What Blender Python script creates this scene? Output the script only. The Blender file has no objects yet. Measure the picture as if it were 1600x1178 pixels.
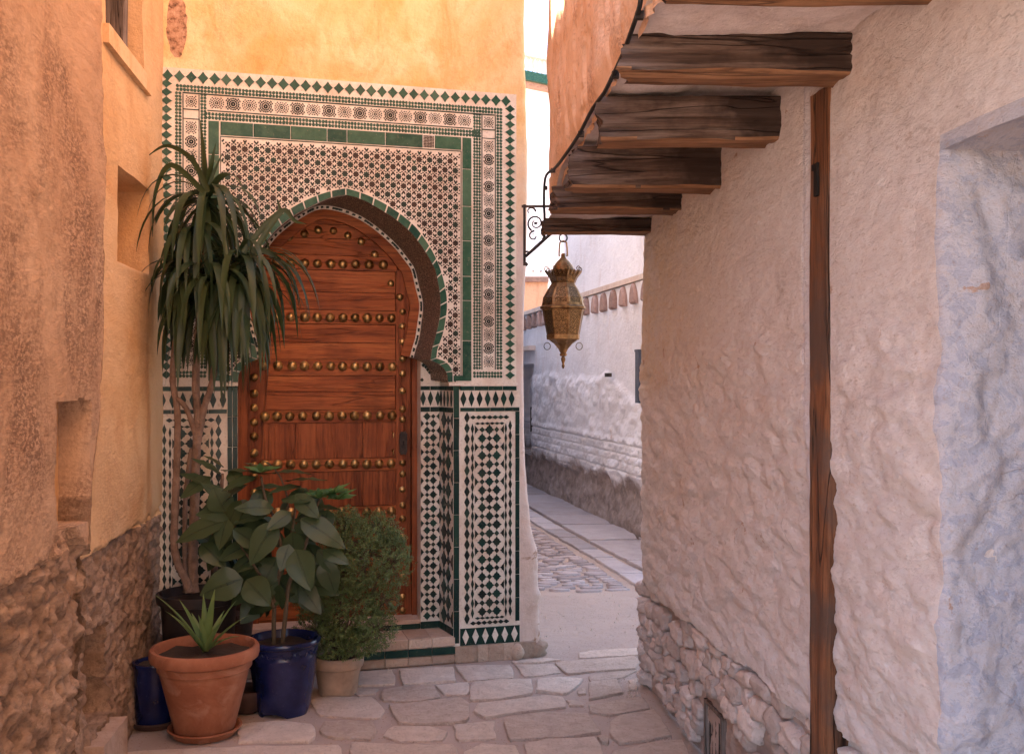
import bpy, bmesh, math, random
import numpy as np
from mathutils import Vector, Matrix
from mathutils.geometry import tessellate_polygon
R = math.radians
rnd = random.Random(7)
sc = bpy.context.scene

# ---------------------------------------------------------------- camera, sky, sun, exposure
EYE = 1.5
FOC = 1600.0            # focal length in photograph pixels (36 mm lens on a 36 mm sensor)
cam_d = bpy.data.cameras.new('camera'); cam = bpy.data.objects.new('camera', cam_d)
sc.collection.objects.link(cam); sc.camera = cam
cam.location = (0, 0, EYE); cam.rotation_euler = (R(90), 0, 0)
cam_d.lens = 36; cam_d.sensor_width = 36; cam_d.shift_y = 0.00375; cam_d.clip_start = .05; cam_d.clip_end = 3000

SUN_DIR = Vector((-.56, .16, .80)).normalized()      # from the scene towards the sun
elev = math.asin(SUN_DIR.z); azim = math.atan2(SUN_DIR.x, SUN_DIR.y)
w = bpy.data.worlds.new('World'); sc.world = w; w.use_nodes = True
wn = w.node_tree; wn.nodes.clear()
sky = wn.nodes.new('ShaderNodeTexSky'); sky.sky_type = 'NISHITA'; sky.sun_disc = False
sky.sun_elevation = elev; sky.sun_rotation = azim; sky.dust_density = 2.0; sky.altitude = 300
bg = wn.nodes.new('ShaderNodeBackground'); bg.inputs['Strength'].default_value = .12
wo = wn.nodes.new('ShaderNodeOutputWorld')
wn.links.new(sky.outputs[0], bg.inputs[0]); wn.links.new(bg.outputs[0], wo.inputs[0])
sd = bpy.data.lights.new('sun', 'SUN'); sun = bpy.data.objects.new('sun', sd); sc.collection.objects.link(sun)
sd.energy = 5.0; sd.angle = R(.55); sd.color = (1, .88, .73)
sun.rotation_euler = (-SUN_DIR).to_track_quat('-Z', 'Y').to_euler(); sun.location = (-3, 2, 9)
sc.view_settings.view_transform = 'Standard'; sc.view_settings.look = 'None'
sc.view_settings.exposure = 2.88; sc.view_settings.gamma = 1; sc.view_settings.use_curve_mapping = False
sc.render.engine = 'CYCLES'
sc.cycles.max_bounces = 10; sc.cycles.diffuse_bounces = 4; sc.cycles.glossy_bounces = 4
sc.cycles.use_denoising = True; sc.cycles.sample_clamp_indirect = 8

# ---------------------------------------------------------------- noise for real relief
def _h(ix, iy, seed):
    n = (ix.astype(np.int64) * 374761393 + iy.astype(np.int64) * 668265263 + seed * 1442695041) & 0x7fffffff
    n = (n ^ (n >> 13)) * 1274126177 & 0x7fffffff
    n = (n ^ (n >> 16)) * 69069 & 0x7fffffff
    return (n & 0xffffff) / float(0xffffff)
def vnoise(x, y, seed=0):
    ix = np.floor(x); iy = np.floor(y); fx = x - ix; fy = y - iy
    fx = fx * fx * (3 - 2 * fx); fy = fy * fy * (3 - 2 * fy)
    a = _h(ix, iy, seed); b = _h(ix + 1, iy, seed); c = _h(ix, iy + 1, seed); d = _h(ix + 1, iy + 1, seed)
    return (a * (1 - fx) + b * fx) * (1 - fy) + (c * (1 - fx) + d * fx) * fy - .5
def fbm(x, y, f=1., o=5, seed=0, g=.5):
    x = np.asarray(x, float); y = np.asarray(y, float)
    t = 0; a = 1.
    for k in range(o):
        t = t + a * vnoise(x * f + 17.3 * k, y * f - 9.1 * k, seed + k); f *= 2.03; a *= g
    return t
def worley(x, y, f, seed=0):
    x = np.asarray(x, float) * f; y = np.asarray(y, float) * f
    ix = np.floor(x); iy = np.floor(y); best = np.full(np.broadcast(x, y).shape, 9.); sec = best.copy()
    for dx in (-1, 0, 1):
        for dy in (-1, 0, 1):
            cx = ix + dx; cy = iy + dy
            px = cx + _h(cx, cy, seed); py = cy + _h(cx, cy, seed + 77)
            d = np.hypot(x - px, y - py)
            sec = np.minimum(sec, np.maximum(d, best)); best = np.minimum(best, d)
    return best, sec
def sstep(a, b, x):
    t = np.clip((x - a) / (b - a), 0, 1); return t * t * (3 - 2 * t)

# ---------------------------------------------------------------- objects
COL = sc.collection
def tag(o, label=None, cat=None, group=None, kind=None):
    if label: o['label'] = label
    if cat: o['category'] = cat
    if group: o['group'] = group
    if kind: o['kind'] = kind
    return o
def empty(name, loc=(0, 0, 0), rz=0., label=None, cat=None, group=None, kind=None):
    o = bpy.data.objects.new(name, None); COL.objects.link(o); o.location = loc; o.rotation_euler = (0, 0, rz)
    o.empty_display_size = .1
    return tag(o, label, cat, group, kind)
def mesh(name, verts, faces, mat, smooth=False, sharp=None):
    me = bpy.data.meshes.new(name); me.from_pydata([tuple(v) for v in verts], [], faces)
    mats = mat if isinstance(mat, (list, tuple)) else [mat]
    for m in mats: me.materials.append(m)
    if smooth:
        me.polygons.foreach_set('use_smooth', [True] * len(me.polygons))
        if sharp: me.set_sharp_from_angle(angle=R(sharp))
    me.update(); return me
def link(name, me, parent=None, loc=(0, 0, 0), rot=(0, 0, 0), scl=None, kind=None, label=None):
    o = bpy.data.objects.new(name, me); COL.objects.link(o)
    if parent: o.parent = parent
    o.location = loc; o.rotation_euler = rot
    if scl is not None: o.scale = scl if hasattr(scl, '__len__') else (scl,) * 3
    if kind: o['kind'] = kind
    if label: o['label'] = label
    return o
def gridmesh(name, P, mat, mask=None, sharp=50, smooth=True):
    """P: (n, m, 3) array of points; mask: (n-1, m-1) bool of cells that exist."""
    n, m = P.shape[:2]
    idx = np.arange(n * m).reshape(n, m)
    f = np.stack([idx[:-1, :-1], idx[1:, :-1], idx[1:, 1:], idx[:-1, 1:]], -1)
    f = f[mask] if mask is not None else f.reshape(-1, 4)
    f = f.reshape(-1, 4)
    me = bpy.data.meshes.new(name)
    me.vertices.add(n * m); me.vertices.foreach_set('co', P.reshape(-1).astype(np.float32))
    me.loops.add(len(f) * 4); me.loops.foreach_set('vertex_index', f.reshape(-1).astype(np.int32))
    me.polygons.add(len(f)); me.polygons.foreach_set('loop_start', np.arange(0, len(f) * 4, 4, dtype=np.int32))
    me.update(calc_edges=True); me.materials.append(mat)
    if smooth:
        me.polygons.foreach_set('use_smooth', [True] * len(f))
        if sharp: me.set_sharp_from_angle(angle=R(sharp))
    me.update(); return me

class MB:
    """collects shapes into ONE mesh"""
    def __init__(s): s.v = []; s.f = []; s.mi = []
    def add(s, vs, fs, mi=0):
        b = len(s.v); s.v += [tuple(v) for v in vs]; s.f += [tuple(i + b for i in f) for f in fs]; s.mi += [mi] * len(fs)
    def box(s, x0, x1, y0, y1, z0, z1, mi=0):
        s.add([(x0, y0, z0), (x1, y0, z0), (x1, y1, z0), (x0, y1, z0), (x0, y0, z1), (x1, y0, z1), (x1, y1, z1), (x0, y1, z1)],
              [(0, 3, 2, 1), (4, 5, 6, 7), (0, 1, 5, 4), (1, 2, 6, 5), (2, 3, 7, 6), (3, 0, 4, 7)], mi)
    def prism(s, poly, y0, y1, mi=0, bev=0.):
        """poly in (x,z); front at y0 (towards the viewer, smaller y)"""
        A = sum(poly[i][0] * poly[(i + 1) % len(poly)][1] - poly[(i + 1) % len(poly)][0] * poly[i][1] for i in range(len(poly)))
        if A < 0: poly = poly[::-1]
        n = len(poly); tris = tessellate_polygon([[Vector((p[0], p[1], 0)) for p in poly]])
        if bev:
            cx = sum(p[0] for p in poly) / n; cz = sum(p[1] for p in poly) / n
            fr = [(cx + (p[0] - cx) * (1 - bev), y0, cz + (p[1] - cz) * (1 - bev)) for p in poly]
            mid = [(p[0], y0 + (y1 - y0) * .35, p[1]) for p in poly]
            vs = fr + mid + [(p[0], y1, p[1]) for p in poly]; rings = 2
        else:
            vs = [(p[0], y0, p[1]) for p in poly] + [(p[0], y1, p[1]) for p in poly]; rings = 1
        fs = []
        for t in tris:
            a, b, c = [poly[i] for i in t]
            ar = (b[0] - a[0]) * (c[1] - a[1]) - (c[0] - a[0]) * (b[1] - a[1])
            if abs(ar) < 1e-12: continue
            fs.append(tuple(t) if ar > 0 else tuple(t[::-1]))
        for r_ in range(rings):
            o = r_ * n
            for i in range(n):
                j = (i + 1) % n
                fs.append((o + i, o + n + i, o + n + j, o + j))
        s.add(vs, fs, mi)
    def slab(s, poly, z0, z1, bev=.0, mi=0):
        """poly in plan (x,y), extruded upwards with a worn edge"""
        A = sum(poly[i][0] * poly[(i + 1) % len(poly)][1] - poly[(i + 1) % len(poly)][0] * poly[i][1] for i in range(len(poly)))
        if A < 0: poly = poly[::-1]
        n = len(poly); cx = sum(p[0] for p in poly) / n; cy = sum(p[1] for p in poly) / n
        def inset(d):
            out = []
            for p in poly:
                L = math.hypot(p[0] - cx, p[1] - cy) or 1
                out.append((p[0] + (cx - p[0]) / L * d, p[1] + (cy - p[1]) / L * d))
            return out
        vs = [(p[0], p[1], z0) for p in poly] + [(p[0], p[1], z1 - bev) for p in poly]
        i1 = inset(bev * .6); i2 = inset(bev * 2.2)
        vs += [(p[0], p[1], z1 - bev * .25) for p in i1] + [(p[0], p[1], z1) for p in i2] + [(cx, cy, z1)]
        fs = []
        for r_ in range(3):
            o = r_ * n
            for i in range(n):
                j = (i + 1) % n; fs.append((o + i, o + j, o + n + j, o + n + i))
        for i in range(n): fs.append((3 * n + i, 3 * n + (i + 1) % n, 4 * n))
        s.add(vs, fs, mi)
    def lathe(s, prof, n=24, c=(0, 0, 0), mi=0, cap=True):
        vs = []; fs = []; k = len(prof)
        for (r_, z) in prof:
            for i in range(n):
                a = 2 * math.pi * i / n; vs.append((c[0] + r_ * math.cos(a), c[1] + r_ * math.sin(a), c[2] + z))
        for j in range(k - 1):
            for i in range(n):
                i2 = (i + 1) % n; fs.append((j * n + i, j * n + i2, (j + 1) * n + i2, (j + 1) * n + i))
        if cap:
            if prof[0][0] > 1e-5: fs.append(tuple(range(n))[::-1])
            if prof[-1][0] > 1e-5: fs.append(tuple(range((k - 1) * n, k * n)))
        s.add(vs, fs, mi)
    def tube(s, pts, rad, n=8, mi=0, close=False):
        pts = [Vector(p) for p in pts]; k = len(pts)
        rs = rad if hasattr(rad, '__len__') else [rad] * k
        vs = []; fs = []; up = None
        for i, p in enumerate(pts):
            if close: t = (pts[(i + 1) % k] - pts[i - 1])
            else: t = pts[min(i + 1, k - 1)] - pts[max(i - 1, 0)]
            t.normalize()
            if up is None:
                up = Vector((0, 0, 1)) if abs(t.z) < .9 else Vector((1, 0, 0))
            a = up - t * up.dot(t)
            if a.length < 1e-4: a = t.orthogonal()
            a.normalize(); b = t.cross(a); up = a
            for j in range(n):
                q = 2 * math.pi * j / n; vs.append(p + (a * math.cos(q) + b * math.sin(q)) * rs[i])
        for i in range(k if close else k - 1):
            i2 = (i + 1) % k
            for j in range(n):
                j2 = (j + 1) % n; fs.append((i * n + j, i * n + j2, i2 * n + j2, i2 * n + j))
        if not close: fs += [tuple(range(n))[::-1], tuple(range((k - 1) * n, k * n))]
        s.add(vs, fs, mi)
    def mesh(s, name, mat, smooth=False, sharp=40):
        me = mesh(name, s.v, s.f, mat, smooth, sharp)
        if any(s.mi): me.polygons.foreach_set('material_index', s.mi)
        return me
    def build(s, name, mat, parent=None, smooth=False, sharp=40, kind=None, loc=(0, 0, 0), rot=(0, 0, 0), label=None):
        return link(name, s.mesh(name, mat, smooth, sharp), parent, loc, rot, None, kind, label)

# ---------------------------------------------------------------- materials
class NB:
    def __init__(s, name):
        s.m = bpy.data.materials.new(name); s.m.use_nodes = True; s.t = s.m.node_tree
        s.b = s.t.nodes['Principled BSDF']; s.geo = s.t.nodes.new('ShaderNodeNewGeometry'); s.pos = s.geo.outputs['Position']
        s.b.inputs['Specular IOR Level'].default_value = .3
    def put(s, sock, v):
        if hasattr(v, 'is_output'): s.t.links.new(v, sock)
        else:
            if isinstance(v, tuple) and len(v) == 3 and sock.type == 'RGBA': v = (*v, 1)
            sock.default_value = v
    def objc(s):
        return s.t.nodes.new('ShaderNodeTexCoord').outputs['Object']
    def rand(s):
        return s.t.nodes.new('ShaderNodeObjectInfo').outputs['Random']
    def vec(s, v, scl=(1, 1, 1), loc=(0, 0, 0), rot=(0, 0, 0)):
        n = s.t.nodes.new('ShaderNodeMapping'); s.put(n.inputs[0], v)
        n.inputs['Scale'].default_value = scl; n.inputs['Location'].default_value = loc; n.inputs['Rotation'].default_value = rot
        return n.outputs[0]
    def noise(s, v, scale, detail=4, rough=.55, dist=0.):
        n = s.t.nodes.new('ShaderNodeTexNoise'); s.put(n.inputs['Vector'], v)
        n.inputs['Scale'].default_value = scale; n.inputs['Detail'].default_value = detail
        n.inputs['Roughness'].default_value = rough; n.inputs['Distortion'].default_value = dist
        return n.outputs['Fac']
    def vor(s, v, scale, feat='F1', out='Distance', rnd_=1.):
        n = s.t.nodes.new('ShaderNodeTexVoronoi'); s.put(n.inputs['Vector'], v); n.feature = feat
        n.inputs['Scale'].default_value = scale; n.inputs['Randomness'].default_value = rnd_
        return n.outputs[out]
    def ramp(s, f, stops):
        n = s.t.nodes.new('ShaderNodeValToRGB'); s.put(n.inputs[0], f); e = n.color_ramp.elements
        while len(e) < len(stops): e.new(.5)
        for k, (p, c) in enumerate(stops):
            e[k].position = p; e[k].color = (*c, 1) if hasattr(c, '__len__') else (c, c, c, 1)
        return n.outputs[0]
    def mask(s, f, a, b): return s.ramp(f, [(a, 0.), (b, 1.)])
    def mix(s, f, a, b, mode='MIX'):
        n = s.t.nodes.new('ShaderNodeMix'); n.data_type = 'RGBA'; n.blend_type = mode
        s.put(n.inputs[0], f); s.put(n.inputs[6], a); s.put(n.inputs[7], b); return n.outputs[2]
    def math(s, op, a, b=0., c=None):
        n = s.t.nodes.new('ShaderNodeMath'); n.operation = op; s.put(n.inputs[0], a); s.put(n.inputs[1], b)
        if c is not None: s.put(n.inputs[2], c)
        return n.outputs[0]
    def bump(s, h, st=.5, dist=.01, prev=None):
        n = s.t.nodes.new('ShaderNodeBump'); s.put(n.inputs['Height'], h); n.inputs['Strength'].default_value = st
        n.inputs['Distance'].default_value = dist
        if prev is not None: s.put(n.inputs['Normal'], prev)
        return n.outputs[0]
    def done(s, col, rough=.8, nrm=None, metal=0., spec=None, **kw):
        s.put(s.b.inputs['Base Color'], col); s.put(s.b.inputs['Roughness'], rough); s.put(s.b.inputs['Metallic'], metal)
        if nrm is not None: s.put(s.b.inputs['Normal'], nrm)
        if spec is not None: s.b.inputs['Specular IOR Level'].default_value = spec
        for k, v in kw.items(): s.put(s.b.inputs[k.replace('_', ' ')], v)
        return s.m

def plaster(name, base, light, dark, stain=None, stain_amt=.6, streak=1., fine=.5, patch=1.2, pits=.5, along=1.):
    n = NB(name); p = n.vec(n.pos, (1, along, 1)) if along != 1. else n.pos
    big = n.noise(p, patch, 6, .6, .6)
    c = n.mix(n.mask(big, .35, .62), base, light)
    mid = n.noise(n.vec(p, (1, 1, .45), (3, 1, 5)), patch * 3.3, 8, .65, .8)
    c = n.mix(n.math('MULTIPLY', n.mask(mid, .5, .72), .75), c, dark)
    if stain:
        st = n.noise(n.vec(p, (1.6, 1.6, .5 * streak), (7, 2, 1)), 2.6, 7, .65, .5)
        gr = n.noise(p, 95, 3, .7)
        m = n.math('MULTIPLY', n.mask(st, .47, .68), n.mask(gr, .38, .62))
        c = n.mix(n.math('MULTIPLY', m, stain_amt), c, stain)
    c = n.mix(n.math('MULTIPLY', n.mask(n.noise(n.vec(p, (1, 1, .7), (4, 4, 1)), 24, 9, .72, .6), .53, .66), .35), c, tuple(x * .62 for x in base))
    sp = n.noise(n.vec(p, (1, 1, 1), (9, 9, 2)), 55, 4, .6)
    c = n.mix(n.math('MULTIPLY', n.mask(sp, .62, .74), pits), c, tuple(x * .5 for x in dark))
    h1 = n.noise(p, 14, 12, .68); h2 = n.noise(p, 130, 4, .6); h3 = n.noise(n.vec(p, (1, 1, .3)), 38, 5, .6, 1.)
    b = n.bump(h1, .55, .02); b = n.bump(h3, fine * .6, .006, b); b = n.bump(h2, fine, .0025, b)
    return n.done(c, .92, b, spec=.15)

def stone(name, c0, c1, c2, scale=9, bump=.7, rand=True):
    n = NB(name); p = n.pos
    a = n.noise(p, scale, 8, .65, .4)
    c = n.ramp(a, [(.3, c0), (.5, c1), (.7, c2)])
    if rand:
        r_ = n.rand(); c = n.mix(.5, c, n.ramp(r_, [(0, tuple(x * .62 for x in c1)), (.5, c1), (1, tuple(min(1, x * 1.25) for x in c2))]))
    sp = n.noise(p, 70, 5, .7)
    c = n.mix(n.math('MULTIPLY', n.mask(sp, .55, .75), .55), c, tuple(x * .5 for x in c0))
    b = n.bump(n.noise(p, scale * 2.2, 9, .68, .3), bump, .02); b = n.bump(n.noise(p, 120, 5, .6), bump * .8, .004, b)
    return n.done(c, .88, b, spec=.2)

def glaze(name, stops, rough=.22, chip=None, objr=True):
    n = NB(name); p = n.pos
    r_ = n.rand() if objr else n.noise(p, 28, 1, .4)
    c = n.ramp(r_, stops)
    v = n.noise(p, 22, 5, .6)
    c = n.mix(n.math('MULTIPLY', n.mask(v, .4, .7), .35), c, tuple(min(1, x * 1.35) for x in stops[-1][1]))
    g = n.noise(n.vec(p, (1, 1, 1), (4, 4, 4)), 60, 6, .7)
    c = n.mix(n.math('MULTIPLY', n.mask(g, .6, .72), .6), c, chip or (.30, .22, .16))
    b = n.bump(n.noise(p, 25, 3), .12, .01)
    return n.done(c, n.ramp(g, [(.5, rough), (.75, .7)]), b, spec=.2)

M = {}
M['ochre'] = plaster('ochre_plaster', (.68, .41, .155), (.80, .60, .34), (.61, .32, .10), (.42, .24, .13), .35, 1., .35, 1.9, .25)
M['ochre2'] = plaster('ochre_plaster_faded', (.62, .35, .155), (.70, .47, .27), (.52, .27, .11), (.34, .18, .10), .4, 1.2, .5, 1.6, .4)
M['pinkrough'] = plaster('rough_pink_render', (.52, .325, .215), (.60, .41, .29), (.46, .26, .16), (.16, .075, .05), .85, .7, 1., 1.3, .6)
M['rubble'] = stone('rubble', (.27, .17, .11), (.42, .28, .185), (.55, .39, .27), 10, 1., rand=False)
M['limewash'] = plaster('pale_limewash', (.66, .53, .47), (.72, .62, .58), (.62, .44, .34), (.36, .24, .20), .25, 1.3, .8, 1.4, .3)
M['jetty'] = plaster('salmon_plaster', (.66, .40, .24), (.72, .48, .33), (.58, .31, .16), (.22, .11, .07), .8, 1.6, .7, 1.5, .6, .45)
M['soffit'] = plaster('soffit_plaster', (.60, .50, .47), (.66, .58, .56), (.50, .38, .32), (.26, .17, .13), .5, 1., .6, 2., .3)
M['whitewall'] = plaster('white_limewash', (.72, .66, .64), (.78, .74, .73), (.64, .54, .48), (.45, .33, .28), .4, .8, .7, .8, .3)
M['strip'] = plaster('edge_limewash', (.64, .50, .42), (.70, .58, .50), (.55, .38, .28), (.30, .17, .11), .4, .7, .6, 2.5, .4)
M['lowrender'] = plaster('damp_render', (.30, .22, .18), (.38, .29, .25), (.22, .16, .13), (.14, .10, .08), .6, 1., 1., 1.5, .5)
M['mortar'] = stone('mortar', (.30, .21, .17), (.42, .31, .255), (.50, .39, .33), 14, .9, rand=False)
M['wallstone'] = stone('wall_stone', (.48, .37, .32), (.64, .53, .48), (.74, .64, .59), 14, 1.)
M['flag'] = stone('flagstone', (.38, .28, .215), (.56, .43, .345), (.69, .57, .475), 15, 1.)
M['slabstone'] = stone('pavement_slab', (.30, .25, .245), (.40, .345, .34), (.48, .43, .43), 5, .4)
M['cobble'] = stone('cobble', (.28, .22, .20), (.40, .32, .30), (.50, .42, .40), 10, .6)
M['basestone'] = stone('base_stone', (.30, .20, .14), (.44, .32, .24), (.54, .42, .33), 11, .8)
M['steptile'] = stone('step_tile', (.34, .22, .16), (.47, .33, .25), (.56, .43, .34), 16, .5)

def dirt():
    n = NB('dirt'); p = n.pos
    c = n.ramp(n.noise(p, 1.6, 8, .65, .4), [(.3, (.23, .145, .095)), (.5, (.32, .21, .15)), (.7, (.40, .28, .21))])
    g = n.noise(p, 140, 4, .75)
    c = n.mix(n.math('MULTIPLY', n.mask(g, .55, .7), .6), c, (.22, .16, .13))
    v = n.vor(p, 48); c = n.mix(n.math('MULTIPLY', n.mask(v, .16, .10), .5), c, (.55, .46, .41))
    b = n.bump(n.noise(p, 7, 8, .65), .6, .03); b = n.bump(g, .8, .004, b); b = n.bump(n.mask(v, .25, .05), .5, .004, b)
    return n.done(c, .95, b, spec=.1)
M['dirt'] = dirt()
M['green'] = glaze('green_glaze', [(0, (.008, .042, .030)), (.35, (.014, .062, .038)), (.7, (.032, .090, .054)), (1, (.075, .14, .085))], .3)
M['darkgreen'] = glaze('dark_green_glaze', [(0, (.004, .016, .015)), (.6, (.007, .028, .023)), (1, (.014, .045, .032))], .3, (.2, .16, .12))
M['diamondgreen'] = glaze('diamond_green_glaze', [(0, (.012, .045, .03)), (.6, (.02, .07, .045)), (1, (.045, .10, .065))], .3)
M['black'] = glaze('black_glaze', [(0, (.008, .012, .012)), (.5, (.012, .022, .018)), (1, (.02, .04, .03))], .3, (.16, .12, .1))
M['smalldark'] = glaze('small_dark_glaze', [(.3, (.012, .032, .022)), (.5, (.026, .026, .020)), (.7, (.016, .042, .028))], .4, (.12, .08, .06), objr=False)
M['smallgreen'] = glaze('small_green_glaze', [(.3, (.018, .055, .036)), (.5, (.03, .080, .052)), (.7, (.05, .10, .07))], .4, (.25, .2, .15), objr=False)
M['brownbit'] = glaze('brown_glaze', [(.3, (.022, .014, .011)), (.7, (.055, .032, .022))], .4, (.2, .14, .1), objr=False)
def cream():
    n = NB('cream_tile'); p = n.pos
    c = n.ramp(n.noise(p, 6, 7, .65), [(.3, (.58, .50, .41)), (.5, (.70, .63, .54)), (.7, (.76, .71, .63))])
    g = n.noise(p, 75, 5, .7); c = n.mix(n.math('MULTIPLY', n.mask(n.noise(p, 3.2, 8, .68, .5), .48, .66), .45), c, (.50, .33, .22)); c = n.mix(n.math('MULTIPLY', n.mask(g, .54, .70), .55), c, (.30, .19, .14))
    return n.done(c, .5, n.bump(n.noise(p, 60, 5), .3, .003), spec=.3)
M['cream'] = cream()
def archmosaic():
    n = NB('brown_mosaic'); p = n.pos
    v = n.vor(p, 95, 'DISTANCE_TO_EDGE'); col = n.vor(p, 95, 'F1', 'Color')
    c = n.mix(n.mask(v, .03, .10), (.34, .25, .18), n.ramp(col, [(0, (.012, .010, .008)), (.55, (.03, .022, .016)), (1, (.14, .08, .05))]))
    return n.done(c, .55, n.bump(v, .5, .003), spec=.35)
M['archmosaic'] = archmosaic()

def wood(name, cols, axis=0, scale=1., grey=None, rough=.6, coord='obj', crack=.8, cs=3.2):
    n = NB(name); p = n.objc() if coord == 'obj' else n.pos
    sx = [9, 9, 9]; sx[axis] = .55
    q = n.vec(p, tuple(v * scale for v in sx))
    if coord == 'obj':
        # each plank gets its own piece of grain
        a = n.t.nodes.new('ShaderNodeVectorMath'); a.operation = 'ADD'; n.put(a.inputs[0], q)
        m_ = n.math('MULTIPLY', n.rand(), 40.); n.put(a.inputs[1], m_); q = a.outputs[0]
    g1 = n.noise(q, 2.4, 10, .70, .55); g2 = n.noise(q, 9, 6, .7, .3)
    c = n.ramp(g1, [(.28, cols[0]), (.48, cols[1]), (.70, cols[2])])
    c = n.mix(n.math('MULTIPLY', n.mask(g2, .48, .66), .65), c, tuple(x * .45 for x in cols[0]))
    big = n.noise(n.vec(p, (1, 1, 1), (5, 5, 5)), 3.2, 5, .6)
    if grey:
        c = n.mix(n.math('MULTIPLY', n.mask(big, .47, .60), .85), c, grey)
    else:
        c = n.mix(n.math('MULTIPLY', n.mask(big, .5, .7), .5), c, tuple(x * .55 for x in cols[0]))
    cr = n.noise(n.vec(q, (.35, .35, .35), (2, 8, 3)), cs, 3, .5, .8)
    ck = n.mask(n.math('ABSOLUTE', n.math('SUBTRACT', cr, .5)), .0, .011)
    c = n.mix(n.math('MULTIPLY', n.math('SUBTRACT', 1., ck), crack), c, (.015, .008, .006))
    b = n.bump(g1, .5, .006); b = n.bump(g2, .6, .003, b); b = n.bump(ck, crack, .006, b)
    return n.done(c, rough, b, spec=.18)
DC = [(.14, .030, .010), (.29, .078, .022), (.43, .14, .042)]
M['door_h'] = wood('door_wood_horizontal', DC, 0, 1.0, None, .5, crack=.5)
M['door_v'] = wood('door_wood_vertical', [(.115, .028, .010), (.23, .060, .019), (.34, .10, .032)], 2, 1.0, None, .5, crack=.4)
M['beam'] = wood('weathered_beam', [(.035, .021, .016), (.085, .053, .039), (.21, .155, .128)], 0, 1.0, (.022, .013, .010), .85, crack=.9, cs=2.2)
M['beam_under'] = wood('beam_underside', [(.13, .060, .032), (.23, .115, .058), (.33, .18, .10)], 0, 1.1, None, .8, crack=.6)
M['post'] = wood('post_wood', [(.055, .024, .014), (.15, .062, .030), (.27, .125, .062)], 2, 1.1, (.085, .055, .043), .75, crack=.9)
M['greywood'] = wood('grey_wood', [(.10, .07, .055), (.19, .14, .115), (.30, .235, .20)], 2, 1.3, None, .85, crack=.8)

def metal(name, cols, rough=.35, bs=30, met=1.):
    n = NB(name); p = n.pos
    c = n.ramp(n.math('ADD', n.noise(p, bs, 6, .65), n.math('MULTIPLY', n.math('SUBTRACT', n.rand(), .5), .22)), [(.3, cols[0]), (.55, cols[1]), (.75, cols[2])])
    return n.done(c, n.ramp(n.noise(p, bs * 1.7, 4), [(.3, rough), (.7, min(1, rough + .25))]), n.bump(n.noise(p, 90, 4), .15, .002), metal=met)
M['brass'] = metal('brass', [(.16, .09, .035), (.42, .27, .11), (.62, .42, .18)], .3)
M['lantern'] = metal('lantern_brass', [(.10, .052, .022), (.26, .145, .062), (.42, .25, .11)], .36)
M['darkbrass'] = metal('dark_brass', [(.05, .035, .02), (.14, .09, .04), (.24, .16, .07)], .45)
M['iron'] = metal('iron', [(.03, .024, .022), (.06, .048, .042), (.12, .085, .065)], .6, met=.6)
def plain(name, c, rough=.6, met=0., spec=.3, b=.2):
    n = NB(name); v = n.noise(n.pos, 14, 6, .65)
    return n.done(n.ramp(v, [(.3, tuple(x * .7 for x in c)), (.7, tuple(min(1, x * 1.2) for x in c))]), rough, n.bump(n.noise(n.pos, 60, 4), b, .003), metal=met, spec=spec)
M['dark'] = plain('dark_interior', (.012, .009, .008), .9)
M['cable'] = plain('cable_rubber', (.012, .012, .012), .6)
M['soil'] = plain('soil', (.05, .032, .022), .95, b=1.)
M['shutter'] = plain('grey_shutter', (.075, .085, .11), .6)
M['orangewall'] = plaster('orange_plaster', (.66, .32, .16), (.7, .38, .22), (.55, .25, .12), None)
M['browntrim'] = plain('brown_trim', (.30, .17, .12), .8)
M['terracorbel'] = stone('corbel_tile', (.22, .13, .11), (.34, .22, .18), (.44, .30, .26), 20, .6)
def terracotta():
    n = NB('terracotta'); p = n.pos
    c = n.ramp(n.noise(p, 5, 7, .65, .5), [(.3, (.21, .070, .034)), (.5, (.29, .105, .052)), (.7, (.38, .16, .088))])
    c = n.mix(n.math('MULTIPLY', n.mask(n.noise(n.vec(p, (1, 1, 1.6), (2, 3, 4)), 6, 5, .6, 1.), .56, .66), .35), c, (.50, .27, .18))
    c = n.mix(n.math('MULTIPLY', n.mask(n.noise(p, 60, 4, .7), .6, .72), .5), c, (.15, .06, .04))
    return n.done(c, .72, n.bump(n.noise(p, 70, 5), .25, .003), spec=.25)
M['terracotta'] = terracotta()
M['tanpot'] = plain('tan_pot', (.34, .22, .145), .6, b=.1)
M['brownpot'] = plain('brown_pot', (.060, .030, .022), .55, b=.1)
M['rimpot'] = plain('dark_pot', (.028, .020, .018), .5, b=.1)
def blueglaze():
    n = NB('blue_glaze'); p = n.pos
    c = n.ramp(n.noise(p, 9, 6, .6), [(.3, (.005, .007, .028)), (.55, (.009, .013, .058)), (.75, (.02, .026, .09))])
    c = n.mix(n.math('MULTIPLY', n.mask(n.noise(p, 50, 5, .7), .62, .7), .5), c, (.08, .08, .12))
    return n.done(c, .22, n.bump(n.noise(p, 18, 4), .15, .01), spec=.5)
M['blueglaze'] = blueglaze()
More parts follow.
